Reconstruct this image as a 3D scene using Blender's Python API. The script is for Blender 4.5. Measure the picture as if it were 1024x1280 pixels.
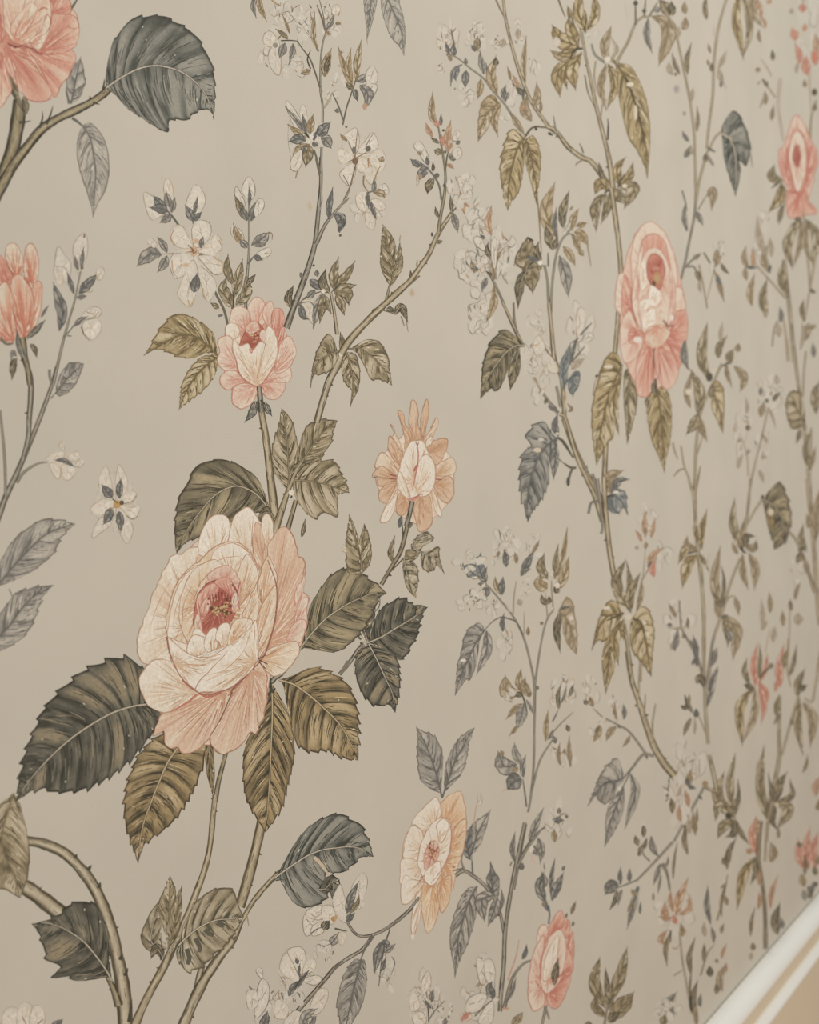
import bpy, math, random
import numpy as np

# ------------------------------------------------------------------ clear
for o in list(bpy.data.objects):
    bpy.data.objects.remove(o, do_unlink=True)
scene = bpy.context.scene
COL = scene.collection

# ------------------------------------------------------------------ camera
F_PX = 1350.0                      # focal length in pixels of the 1024 x 1280 frame
CAM_D = 0.55                       # distance of the lens from the papered wall (plane x = 0)
CAM_Z = 1.65
ANG = math.atan(924.0 / F_PX)      # angle between the view axis and the wall
cam_data = bpy.data.cameras.new('camera')
cam = bpy.data.objects.new('camera', cam_data)
COL.objects.link(cam)
cam.location = (CAM_D, 0.0, CAM_Z)
cam.rotation_euler = (math.radians(90), 0, ANG)
cam_data.sensor_fit = 'VERTICAL'
cam_data.sensor_height = 36.0
cam_data.sensor_width = 28.8
cam_data.lens = 36.0 * F_PX / 1280.0
cam_data.clip_start = 0.02
cam_data.dof.use_dof = True
cam_data.dof.focus_distance = 0.84
cam_data.dof.aperture_fstop = 8.0
scene.camera = cam

# ------------------------------------------------------------------ world, light, exposure
world = bpy.data.worlds.new('room_daylight')
scene.world = world
world.use_nodes = True
world.node_tree.nodes['Background'].inputs[0].default_value = (1.0, 0.99, 0.98, 1)
world.node_tree.nodes['Background'].inputs[1].default_value = 0.36

def area(name, loc, rot, sx, sy, power, col):
    d = bpy.data.lights.new(name, 'AREA')
    d.shape = 'RECTANGLE'; d.size = sx; d.size_y = sy
    d.energy = power; d.color = col
    o = bpy.data.objects.new(name, d)
    o.location = loc; o.rotation_euler = rot
    COL.objects.link(o)
    return o

area('window_daylight', (2.6, 1.15, 3.1), (math.radians(52), 0, math.radians(91)), 2.8, 1.8, 59, (0.985, 1.0, 0.99))

scene.view_settings.view_transform = 'Standard'
scene.view_settings.look = 'None'
scene.view_settings.exposure = 0.0
scene.view_settings.gamma = 1.0
scene.view_settings.use_curve_mapping = False

# ------------------------------------------------------------------ colour helpers
ALB = 1.25                         # display linear -> albedo
def lin(c):
    c = np.asarray(c, float) / 255.0
    return np.where(c <= 0.04045, c / 12.92, ((c + 0.055) / 1.055) ** 2.4)
def alb(c):
    return np.clip(lin(c) * ALB, 0, 0.92)
def ink(c):
    """the print has faded: a little of the paper shows through every colour"""
    c = np.asarray(c, float); g = c.mean(-1, keepdims=True)
    c = g * np.array((1.035, 1.0, .955)) * .14 + c * .86
    return alb(c + (np.array(PAPER) - c) * .05)

PAPER = (189.5, 181, 165.5)

# ------------------------------------------------------------------ materials
def new_mat(name, rough=0.7, spec=0.2):
    m = bpy.data.materials.new(name); m.use_nodes = True
    b = m.node_tree.nodes['Principled BSDF']
    b.inputs['Roughness'].default_value = rough
    b.inputs['Specular IOR Level'].default_value = spec
    return m, m.node_tree.nodes, m.node_tree.links, b

def paper_bump(nt, lk, b, strength):
    tc = nt.new('ShaderNodeTexCoord')
    w1 = nt.new('ShaderNodeTexWave'); w1.bands_direction = 'Y'; w1.inputs['Scale'].default_value = 260
    w1.inputs['Distortion'].default_value = 3.0; w1.inputs['Detail'].default_value = 2
    w2 = nt.new('ShaderNodeTexWave'); w2.bands_direction = 'Z'; w2.inputs['Scale'].default_value = 300
    w2.inputs['Distortion'].default_value = 3.0; w2.inputs['Detail'].default_value = 2
    ad = nt.new('ShaderNodeMath'); ad.operation = 'ADD'
    bp = nt.new('ShaderNodeBump'); bp.inputs['Strength'].default_value = strength
    bp.inputs['Distance'].default_value = 0.0004
    for w in (w1, w2): lk.new(tc.outputs['Object'], w.inputs['Vector'])
    lk.new(w1.outputs['Fac'], ad.inputs[0]); lk.new(w2.outputs['Fac'], ad.inputs[1])
    lk.new(ad.outputs[0], bp.inputs['Height']); lk.new(bp.outputs[0], b.inputs['Normal'])
    return tc, ad

# unprinted ground of the paper: cream with faint mottling and a woven grain
M_PAPER, nt, lk, b = new_mat('cream_wallpaper', 0.75, 0.15)
tc, weave = paper_bump(nt, lk, b, 0.10)
no = nt.new('ShaderNodeTexNoise'); no.inputs['Scale'].default_value = 9; no.inputs['Detail'].default_value = 6
lk.new(tc.outputs['Object'], no.inputs['Vector'])
rp = nt.new('ShaderNodeValToRGB')
pa = alb(PAPER)
rp.color_ramp.elements[0].position = 0.3; rp.color_ramp.elements[0].color = (*(pa * 0.965), 1)
rp.color_ramp.elements[1].position = 0.7; rp.color_ramp.elements[1].color = (*(pa * 1.03), 1)
lk.new(no.outputs['Fac'], rp.inputs['Fac'])
mr = nt.new('ShaderNodeMapRange'); mr.inputs['From Min'].default_value = 0.0; mr.inputs['From Max'].default_value = 2.0
mr.inputs['To Min'].default_value = 0.975; mr.inputs['To Max'].default_value = 1.02
lk.new(weave.outputs[0], mr.inputs['Value'])
mx = nt.new('ShaderNodeMix'); mx.data_type = 'RGBA'; mx.blend_type = 'MULTIPLY'; mx.inputs['Factor'].default_value = 1
lk.new(rp.outputs['Color'], mx.inputs['A']); lk.new(mr.outputs[0], mx.inputs['B'])
lk.new(mx.outputs['Result'], b.inputs['Base Color'])

# ink: colour of the print is stored per vertex, broken up by a fine grain
M_INK, nt, lk, b = new_mat('printed_ink', 0.75, 0.15)
tc, weave = paper_bump(nt, lk, b, 0.10)
at = nt.new('ShaderNodeAttribute'); at.attribute_name = 'Col'
no = nt.new('ShaderNodeTexNoise'); no.inputs['Scale'].default_value = 420; no.inputs['Detail'].default_value = 3
lk.new(tc.outputs['Object'], no.inputs['Vector'])
mr = nt.new('ShaderNodeMapRange'); mr.inputs['From Min'].default_value = 0.3; mr.inputs['From Max'].default_value = 0.7
mr.inputs['To Min'].default_value = 0.88; mr.inputs['To Max'].default_value = 1.1
lk.new(no.outputs['Fac'], mr.inputs['Value'])
mx = nt.new('ShaderNodeMix'); mx.data_type = 'RGBA'; mx.blend_type = 'MULTIPLY'; mx.inputs['Factor'].default_value = 1
lk.new(at.outputs['Color'], mx.inputs['A']); lk.new(mr.outputs[0], mx.inputs['B'])
lk.new(mx.outputs['Result'], b.inputs['Base Color'])

def paint_mat(name, col, rough, var, scale=6):
    m, nt, lk, b = new_mat(name, rough, 0.35)
    tc = nt.new('ShaderNodeTexCoord')
    no = nt.new('ShaderNodeTexNoise'); no.inputs['Scale'].default_value = scale; no.inputs['Detail'].default_value = 5
    lk.new(tc.outputs['Object'], no.inputs['Vector'])
    rp = nt.new('ShaderNodeValToRGB'); c = alb(col)
    rp.color_ramp.elements[0].position = 0.3; rp.color_ramp.elements[0].color = (*(c * (1 - var)), 1)
    rp.color_ramp.elements[1].position = 0.7; rp.color_ramp.elements[1].color = (*np.clip(c * (1 + var), 0, 0.92), 1)
    lk.new(no.outputs['Fac'], rp.inputs['Fac']); lk.new(rp.outputs['Color'], b.inputs['Base Color'])
    return m
M_WHITE = paint_mat('white_gloss_paint', (224, 220, 211), 0.38, 0.01)
M_BEIGE = paint_mat('warm_beige_paint', (206, 191, 166), 0.6, 0.02)
M_FLOOR = paint_mat('oak_floor', (176, 140, 100), 0.45, 0.12, 3)

# ------------------------------------------------------------------ structure
def mesh_obj(name, verts, faces, mat, parent=None, smooth=False):
    me = bpy.data.meshes.new(name)
    me.from_pydata(verts, [], faces); me.update()
    me.materials.append(mat)
    if smooth:
        for p in me.polygons: p.use_smooth = True
    o = bpy.data.objects.new(name, me); COL.objects.link(o)
    o.parent = parent
    return o

def box(name, a, b_, mat):
    (x0, y0, z0), (x1, y1, z1) = a, b_
    v = [(x0,y0,z0),(x1,y0,z0),(x1,y1,z0),(x0,y1,z0),(x0,y0,z1),(x1,y0,z1),(x1,y1,z1),(x0,y1,z1)]
    f = [(0,3,2,1),(4,5,6,7),(0,1,5,4),(1,2,6,5),(2,3,7,6),(3,0,4,7)]
    return mesh_obj(name, v, f, mat)

def extrude_profile(name, prof, y0, y1, mat, n=24, smooth=False):
    verts, faces = [], []
    k = len(prof)
    for i in range(n + 1):
        y = y0 + (y1 - y0) * i / n
        verts += [(x, y, z) for x, z in prof]
    for i in range(n):
        for j in range(k):
            a, c = i * k + j, i * k + (j + 1) % k
            faces.append((a, c, c + k, a + k))
    faces.append(tuple(range(k))); faces.append(tuple(reversed(range(n * k, n * k + k))))
    return mesh_obj(name, verts, faces, mat, smooth=smooth)

RAIL_Z = CAM_Z - 0.766
Y0, Y1 = -2.0, 6.5
w = box('wall_left', (-0.12, Y0, 0.0), (0.0, Y1, 2.7), M_BEIGE); w['kind'] = 'structure'
w['label'] = 'beige painted wall below the white chair rail'
fl = box('floor', (-0.12, Y0, -0.05), (4.2, Y1, 0.0), M_FLOOR); fl['kind'] = 'structure'
fl['label'] = 'oak floor at the foot of the wall'
R = RAIL_Z
GAP = 0.0032
prof = [(GAP, R), (0.010, R - 0.0006), (0.016, R - 0.0028), (0.021, R - 0.0066), (0.025, R - 0.0116), (0.028, R - 0.0175), (0.0297, R - 0.0235),
        (0.030, R - 0.0275), (0.0292, R - 0.0295), (0.027, R - 0.0305), (0.018, R - 0.034), (0.010, R - 0.046), (GAP, R - 0.048)]
t1 = extrude_profile('trim_1', prof, Y0, Y1, M_WHITE); t1['kind'] = 'structure'
t1['label'] = 'white moulded chair rail along the lower edge of the wallpaper'
zb = R - 0.099
prof = [(0.0, zb), (0.003, zb)] + [(0.004 + 0.009 * math.sin(math.pi * k / 10), zb - 0.002 - 0.024 * k / 10) for k in range(11)] + [(0.003, zb - 0.028), (0.0, zb - 0.028)]
t2 = extrude_profile('trim_2', prof, Y0, Y1, M_WHITE); t2['kind'] = 'structure'
t2['label'] = 'thin white bead moulding under the chair rail on beige paint'
prof = [(0.0, 0.0), (0.018, 0.0), (0.018, 0.10), (0.014, 0.112), (0.008, 0.125), (0.0, 0.13)]
bb = extrude_profile('baseboard_left', prof, Y0, Y1, M_WHITE); bb['kind'] = 'structure'
bb['label'] = 'white baseboard between the beige wall and the floor'

PAPER_X = 0.0005
wp = box('wallpaper', (0.0, Y0, R - 0.045), (PAPER_X, Y1, 2.7), M_PAPER)
wp['label'] = 'cream wallpaper printed with climbing roses, leafy stems and pale blossom sprays'
wp['category'] = 'wallpaper'

# ------------------------------------------------------------------ the print: drawn on the wall plane
SA, CA = math.sin(ANG), math.cos(ANG)
DZ = 3.0e-6
def to_wall(p, lev):
    """p: (n,2) drawing points given in the frame, lev: ink layer -> points on the papered wall"""
    X = (p[:, 0] - 512.0) / F_PX
    Y = -(p[:, 1] - 640.0) / F_PX
    dx = -SA + CA * X
    dy = CA + SA * X
    xw = PAPER_X + DZ * (1 + lev)
    t = (xw - CAM_D) / dx
    return np.stack([np.full_like(t, 1.0) * xw, t * dy, CAM_Z + t * Y], 1)

rng = np.random.RandomState(7)
NLAT = rng.rand(64, 64)
def noise2(u, v, seed=0):
    u = np.asarray(u, float) + seed * 7.31; v = np.asarray(v, float) + seed * 3.77
    iu = np.floor(u).astype(int); iv = np.floor(v).astype(int)
    fu = u - iu; fv = v - iv
    fu = fu * fu * (3 - 2 * fu); fv = fv * fv * (3 - 2 * fv)
    g = lambda a, c: NLAT[a % 64, c % 64]
    return (g(iu, iv) * (1 - fu) * (1 - fv) + g(iu + 1, iv) * fu * (1 - fv) + g(iu, iv + 1) * (1 - fu) * fv + g(iu + 1, iv + 1) * fu * fv)

def spline(P, closed=False, k=10):
    P = np.asarray(P, float)
    if len(P) < 3 and not closed:
        return P[0] + (P[-1] - P[0]) * np.linspace(0, 1, k + 1)[:, None]
    if closed: Q = np.vstack([P[-1], P, P[0], P[1]])
    else: Q = np.vstack([2 * P[0] - P[1], P, 2 * P[-1] - P[-2]])
    t = np.linspace(0, 1, k, endpoint=False)[:, None]
    out = []
    for i in range(len(Q) - 3):
        a, b_, c, d = Q[i], Q[i + 1], Q[i + 2], Q[i + 3]
        out.append(0.5 * (2 * b_ + (c - a) * t + (2 * a - 5 * b_ + 4 * c - d) * t ** 2 + (3 * b_ - a - 3 * c + d) * t ** 3))
    out = np.vstack(out)
    if not closed: out = np.vstack([out, P[-1]])
    return out

def resample(C, n=None, step=None, u=None):
    d = np.r_[0, np.cumsum(np.hypot(*np.diff(C, axis=0).T))]
    if d[-1] < 1e-6: d[-1] = 1e-6
    if u is None:
        if n is None: n = max(3, int(d[-1] / step) + 1)
        u = np.linspace(0, 1, n)
    return np.stack([np.interp(np.asarray(u) * d[-1], d, C[:, 0]), np.interp(np.asarray(u) * d[-1], d, C[:, 1])], 1)

def length(C): return float(np.hypot(*np.diff(C, axis=0).T).sum())
def normals(C):
    g = np.gradient(C, axis=0); l = np.hypot(g[:, 0], g[:, 1]) + 1e-9
    return np.stack([-g[:, 1] / l, g[:, 0] / l], 1)

CELL = 5.0
JIT = [0]
OCC = {}
class Piece:
    def __init__(s): s.v = []; s.l = []; s.c = []; s.f = []; s.n = 0
    def grid(s, P, C, lev, closed=False):
        """P: (a,b,2) points, C: (a,b,3) colours (photo sRGB)"""
        a, b_, _ = P.shape
        JIT[0] += 1
        # every wash of ink sits at a height of its own and tilts a little, so no two are coplanar
        h = lev + .45 * ((JIT[0] * .618034) % 1) + np.linspace(0, .22, a)[:, None] + np.linspace(0, .25, b_)[None, :]
        s.v.append(P.reshape(-1, 2)); s.c.append(C.reshape(-1, 3)); s.l.append(h.ravel())
        idx = np.arange(a * b_).reshape(a, b_) + s.n
        i0 = idx if not closed else np.vstack([idx, idx[:1]])
        q = np.stack([i0[:-1, :-1], i0[1:, :-1], i0[1:, 1:], i0[:-1, 1:]], -1).reshape(-1, 4)
        s.f.append(q); s.n += a * b_
    def stroke(s, pts, w, col, lev, taper=(1, 1), step=3.0, smooth=True):
        C = spline(pts) if smooth else np.asarray(pts, float)
        C = resample(C, step=step); n = len(C)
        u = np.linspace(0, 1, n)
        ww = w * np.interp(u, [0, .5, 1], [taper[0], 1, taper[1]]) / 2
        N = normals(C)
        P = np.stack([C - N * ww[:, None], C + N * ww[:, None]], 1)
        s.grid(P, np.broadcast_to(np.asarray(col, float), P.shape[:2] + (3,)).copy(), lev)
    def dot(s, x, y, r, col, lev, ry=None, soft=None):
        a = np.linspace(0, 2 * np.pi, 12, endpoint=False); ry = ry or r
        E = np.stack([x + r * np.cos(a), y + ry * np.sin(a)], 1)
        P = np.stack([np.full_like(E, 0) + (x, y), E], 1)
        C = np.broadcast_to(np.asarray(col, float), (12, 2, 3)).copy()
        if soft is not None: C[:, 1] = soft
        s.grid(P, C, lev, True)

COUNT = {}
STORE = []
def emit(pc, name, parent=None, label=None):
    if pc.n == 0: return None
    V = np.vstack(pc.v); L = np.concatenate(pc.l); Cc = np.vstack(pc.c); Fq = np.vstack(pc.f)
    cells = set(map(tuple, np.floor(V / CELL).astype(int)))
    base = max([OCC.get(c, 0) for c in cells] + [0]) + 1
    top = base + int(L.max() + 1)
    for c in cells: OCC[c] = top
    W = to_wall(V, base + L)
    org = W.mean(0)
    me = bpy.data.meshes.new(name)
    Wl = (W - org).astype(np.float32)
    me.vertices.add(len(Wl)); me.vertices.foreach_set('co', Wl.ravel())
    nf = len(Fq)
    me.loops.add(nf * 4); me.loops.foreach_set('vertex_index', Fq.astype(np.int32).ravel())
    me.polygons.add(nf); me.polygons.foreach_set('loop_start', np.arange(0, nf * 4, 4, dtype=np.int32))
    me.update(calc_edges=True)
    at = me.color_attributes.new('Col', 'FLOAT_COLOR', 'POINT')
    A = np.ones((len(Wl), 4), np.float32); A[:, :3] = ink(np.clip(Cc, 0, 255))
    at.data.foreach_set('color', A.ravel())
    me.materials.append(M_INK)
    o = bpy.data.objects.new(name, me); COL.objects.link(o)
    par = parent or wp
    o.parent = par
    o['_w'] = list(map(float, org))
    STORE.append((o, parent, name, W, Fq, A, float(np.prod(V.max(0) - V.min(0) + .5))))
    po = np.array(par['_w']) if '_w' in par else np.zeros(3)
    o.location = tuple(org - po)
    if label: o['label'] = label
    COUNT[name] = COUNT.get(name, 0) + 1
    return o

# ------------------------------------------------------------------ drawing commands (tile = drawing sheet offset and scale)
TX, TY, TS = 0, 0, 1.0
def tile(x, y, s):
    global TX, TY, TS
    TX, TY, TS = x, y, s
def pts(s):
    a = np.array([float(q) for q in s.replace(',', ' ').split()]).reshape(-1, 2)
    return a / TS + (TX, TY)

PAL = {  # dark, mid, light, accent, rib, line
 'slate': ((64,65,57),(104,104,94),(142,139,126),(152,147,133),(190,176,156),(56,54,47)),
 'slated': ((54,53,44),(88,85,73),(126,118,99),(150,134,104),(188,174,150),(48,45,38)),
 'moss': ((69,63,48),(112,103,81),(148,134,103),(172,154,118),(180,166,136),(62,54,43)),
 'brown': ((64,59,45),(122,104,73),(166,141,98),(188,166,126),(186,166,128),(64,53,39)),
 'olive': ((90,80,58),(144,128,97),(176,159,127),(192,177,149),(150,136,106),(86,74,55)),
 'gold': ((102,87,57),(160,138,97),(184,164,122),(198,182,150),(122,103,71),(102,84,54)),
 'tan':    ((122,106,80),(158,139,108),(177,160,132),(186,170,146),(140,122,96),(122,102,74)),
 'sepia':  ((78,74,58),(140,126,98),(176,162,134),(192,180,156),(196,182,158),(86,74,56)),
 'grey': ((100,97,90),(142,136,125),(168,161,148),(184,174,158),(104,100,91),(98,90,79)),
 'greyl':  ((112,110,102),(160,153,140),(176,168,154),(184,174,158),(112,108,98),(112,104,92)),
 'dgrey': ((84,84,80),(120,118,111),(150,145,134),(168,160,146),(108,106,100),(82,78,71)),
 'blue':   ((84,92,94),(124,128,124),(152,150,140),(166,160,148),(104,108,106),(84,86,84)),
 'peach':  ((150,114,86),(185,152,121),(199,170,142),(204,182,156),(168,132,102),(156,114,84)),
 'rosy':   ((174,110,90),(197,145,122),(204,164,141),(207,178,157),(188,126,104),(176,112,92)),
 'ochre':  ((120,102,72),(166,144,108),(184,166,136),(194,180,156),(140,120,88),(126,104,74)),
 'stem':   ((72,66,54),(116,109,94),(150,142,126),(168,159,142),(150,142,126),(74,65,53)),
 'faint':  ((150,136,114),(172,157,134),(184,170,150),(190,177,158),(156,142,120),(150,132,108)),
}
PET = {  # deep, mid, tip, line
 'salmon': ((190,116,96),(204,148,126),(211,186,162),(174,102,84)),
 'salmonw':((200,134,108),(208,168,142),(212,196,174),(180,112,90)),
 'tulip':  ((192,112,88),(203,140,112),(206,190,166),(172,98,76)),
 'pink':   ((192,114,95),(204,146,125),(213,184,163),(180,108,90)),
 'pinkw':  ((202,142,120),(210,176,154),(213,196,176),(190,128,106)),
 'peach':  ((200,152,121),(208,176,148),(217,200,178),(168,114,88)),
 'peachw': ((202,154,116),(212,186,154),(219,207,188),(172,122,90)),
 'white':  ((206,172,138),(217,202,180),(222,212,196),(176,130,98)),
 'deep':   ((160,82,68),(182,104,86),(196,130,108),(140,70,58)),
 'cream':  ((205,172,140),(213,196,171),(218,207,190),(180,138,106)),
 'apric':  ((200,146,104),(209,172,134),(215,196,168),(174,124,92)),
 'buff':   ((196,156,120),(204,174,142),(212,194,170),(168,126,96)),
 'buffd':  ((188,142,106),(200,160,126),(206,178,150),(164,116,86)),
}
SEED = [11]
def rnd():
    SEED[0] += 1
    return np.random.RandomState(SEED[0])

def mix3(a, b_, t): return a + (b_ - a) * t[..., None]
def ramp3(d, m, l, v):
    v = np.clip(v, 0, 1)
    d, m, l = (np.asarray(q, float) for q in (d, m, l))
    lo = mix3(d, m, np.clip(v * 2, 0, 1)); hi = mix3(m, l, np.clip(v * 2 - 1, 0, 1))
    return np.where((v < .5)[..., None], lo, hi)

def leaf_surface(pc, mid, Le, Re, pal, n, serr, hatch, contrast, rib, lev0=0):
    r = rnd(); seed = r.randint(1, 50)
    d, m, l, ac, rb, ln = (np.asarray(q, float) for q in PAL[pal])
    Lm = length(mid)
    big = Lm > 42
    nt_ = int(np.clip(max(n * 16, Lm / 1.2), 20, 210)) if big else int(np.clip(Lm / 1.8, 9, 28))
    T = np.linspace(0, 1, nt_)
    lag = 0.24 if big else .16
    M = resample(mid, u=T - lag * np.sin(np.pi * T) * (1 - T * .3))
    surf = []
    for sd, E in ((0, Le), (1, Re)):
        e = resample(E, u=np.clip(T + (.05 if big else .02) * np.sin(np.pi * T), 0, 1))
        dv = e - M; wd = np.hypot(dv[:, 0], dv[:, 1]) + 1e-6
        sp = T * n * 1.25 + 0.35 * sd + 1.3 * noise2(T * 4.5, T * 0 + sd, seed + 8)
        saw = sp % 1.0; amp = (.25 + .75 * r.rand(200))[np.floor(sp).astype(int) % 200]
        env = np.clip(np.minimum(T, 1 - T) * 6, 0, 1) * amp * 1.2
        e = e + dv / wd[:, None] * ((saw ** 1.8 - 0.42) * serr * env)[:, None]
        dv = e - M; wd = np.hypot(dv[:, 0], dv[:, 1]) + 1e-6
        core = np.array([0, .07, .16, .28, .4, .53, .66, .78, .88, .95]) if big else (np.array([0, .2, .45, .7, .9]) if Lm > 16 else np.array([0, .45, .85]))
        ow = np.clip(1.1 / wd, 0, .25)
        S = np.concatenate([np.broadcast_to(core, (nt_, len(core))) * (1 - ow)[:, None], (1 - ow * .98)[:, None], np.ones((nt_, 1))], 1)
        tt = np.broadcast_to(T[:, None], S.shape)
        P = M[:, None, :] + dv[:, None, :] * S[..., None]
        if big:   # side veins leave the midrib almost square and then sweep towards the tip
            tg = np.gradient(M, axis=0); tg /= np.hypot(tg[:, 0], tg[:, 1])[:, None] + 1e-6
            P = P - (tg * (.16 * wd * np.sin(np.pi * T))[:, None])[:, None, :] * (4 * S * (1 - S) * .5)[..., None]
        ph = tt * n + 0.5 * (noise2(tt * 5, S * 1.2 + sd * 9, seed) - .5) + sd * .4 + .25 * S * (1 - S)
        k = np.floor(ph).astype(int); fr = ph - k
        tri = np.clip(fr / .2, 0, 1) * (1 - .62 * np.clip((fr - .42) / .58, 0, 1)) if big else np.clip(np.minimum(fr / .42, (1 - fr) / .5), 0, 1)
        rk = r.rand(200)[k % 200]; rk2 = r.rand(200)[k % 200]
        val = .5 + contrast * (tri - .52) + .34 * (noise2(tt * n * 1.7, S * 5 + sd * 5, seed + 3) - .5) + .32 * (rk - .5)
        val += .34 * (noise2(tt * n * 9, S * 3 + sd * 3, seed + 11) - .5)
        pb = noise2(tt * n * 2.3, S * 4.5 + sd * 6, seed + 17); val += .2 * (np.clip((pb - .42) * 8, 0, 1) - .5)
        val += contrast * .25 * (.5 - tri) * np.clip(S * 1.3 - .3, 0, 1)
        val -= contrast * .32 * np.exp(-(S / .22) ** 2) * (rk2 > .35)
        val += .18 * (noise2(tt * 3, S * 2 + 7, seed + 5) - .5) + (.06 if sd else -.04)
        Cc = ramp3(d, m, l, val)
        acc = (rk > .68) * np.clip((tri - .35) * 2.2, 0, 1) * np.clip(np.minimum(S - .12, .95 - S) * 6, 0, 1) * .8
        Cc = mix3(Cc, ac, acc)
        Cc[:, -2:, :] = ln + (m - ln) * .15 + 26 * (noise2(T * 40, T * 0 + sd, seed)[:, None, None] - .5)
        pc.grid(P, Cc, lev0)
        surf.append((M, dv, tg * (.32 * wd * np.sin(np.pi * T))[:, None] if big else dv * 0))
    if big:
        for sd, (M_, dv, bw) in enumerate(surf):
            for k in range(1, n + 1):
                i = int((k - sd * .4) / n * (nt_ - 1))
                if 1 < i < nt_ - 3:
                    ss = np.linspace(.02, .62 + .3 * r.rand(), 7); ii = np.clip(i + (ss * r.randint(-1, 3)).astype(int), 0, nt_ - 1)
                    q = M_[ii] + dv[ii] * ss[:, None] - bw[ii] * (ss * (1 - ss))[:, None]
                    if length(q) > 5: pc.stroke(q, 1.25, d * .95, lev0 + 1, taper=(1.1, .15), step=2.5, smooth=False)
    for h in range(hatch):
        M_, dv, bw = surf[r.randint(2)]
        i = r.randint(2, nt_ - 2)
        s0 = r.rand() * .6; s1 = min(.95, s0 + .15 + r.rand() * .35)
        ss = np.linspace(s0, s1, 5); ii = np.clip(i + np.linspace(0, r.randint(0, 3), 5).astype(int), 0, nt_ - 1)
        q = M_[ii] + dv[ii] * ss[:, None] - bw[ii] * (ss * (1 - ss))[:, None]
        dk = r.rand()
        c = d * .92 if dk < .62 else (l if dk < .9 else np.clip(ac * 1.08, 0, 222))
        if length(q) > 2.5:
            pc.stroke(q, .5 + r.rand() * .8, c, lev0 + 1 + (h % 2), taper=(.5, .2), step=3, smooth=False)
    if big and pal in ('brown', 'olive', 'sepia', 'gold', 'slated', 'slate'):
        for h in range(int(Lm / 22)):
            M_, dv, bw = surf[r.randint(2)]; i = r.randint(3, nt_ - 3); p0 = M_[i] + dv[i] * (.3 + .6 * r.rand()); g = dv[i] / (np.hypot(*dv[i]) + 1e-6)
            pc.stroke(np.array([p0, p0 + g * (1.5 + 2.5 * r.rand())]), .8 + r.rand(), np.array((206, 194, 170.)), lev0 + 3, taper=(.6, .6), step=1, smooth=False)
    if rib > 0:
        q = resample(mid, step=3)
        pc.stroke(q, rib + 1.3, d, lev0 + 3, taper=(1, .35), smooth=False)
        pc.stroke(q[: max(3, int(len(q) * .93))], rib, rb, lev0 + 4, taper=(1.1, .4), smooth=False)
    return surf

CTX = [None]
def put(pc, name, label=None):
    """parts go under the current bloom, or straight onto the wallpaper"""
    return emit(pc, name, CTX[0], label)

def L(mid, le, re, pal, n=8, serr=2.5, hatch=None, con=.62, rib=1.3, name='leaf', label=None):
    mid = pts(mid); le = np.vstack([mid[0], pts(le)]); re = np.vstack([mid[0], pts(re)])
    le[-1] = mid[-1]; re[-1] = mid[-1]
    mid, le, re = spline(mid), spline(le), spline(re)
    pc = Piece()
    if hatch is None: hatch = int(length(mid) * 1.25)
    leaf_surface(pc, mid, le, re, pal, n, serr, hatch, con, rib)
    return put(pc, name, label)

def l(p, w, pal, bend=0.0, n=4, con=.55, name='leaflet', rib=.7):
    """small leaf: 'base tip' (or base ctrl tip), full width w in sheet units"""
    q = pts(p); w = w / TS
    C = spline(q) if len(q) > 2 else None
    if C is None:
        a, b_ = q; nn = np.array([-(b_ - a)[1], (b_ - a)[0]])
        if bend == 0: bend = (rnd().rand() - .5) * .16
        C = spline(np.array([a, (a + b_) / 2 + nn * bend, b_]))
    C = resample(C, n=24); N = normals(C); u = np.linspace(0, 1, 24)
    r = rnd(); sk = .5 + (r.rand() - .5) * .16
    prof = np.sin(np.pi * u ** (.72 + r.rand() * .2)) ** .85 * (1 + .06 * np.sin(u * 17 + r.rand() * 6))
    le = C + N * (prof * w * sk)[:, None]; re = C - N * (prof * w * (1 - sk))[:, None]
    pc = Piece()
    Ln = length(C)
    leaf_surface(pc, C, le, re, pal, n if Ln > 16 else 2, min(1.2, w * .06), int(Ln * .3), con, rib if w > 5 else .45)
    if Ln > 9:
        g = (C[-1] - C[-4]); g = g / (np.hypot(*g) + 1e-6)
        pc.stroke(np.array([C[-2], C[-1] + g * min(3.0, Ln * .08)]), .9, PAL[pal][5], 2, taper=(1.2, .2), smooth=False)
    return put(pc, name)

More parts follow.
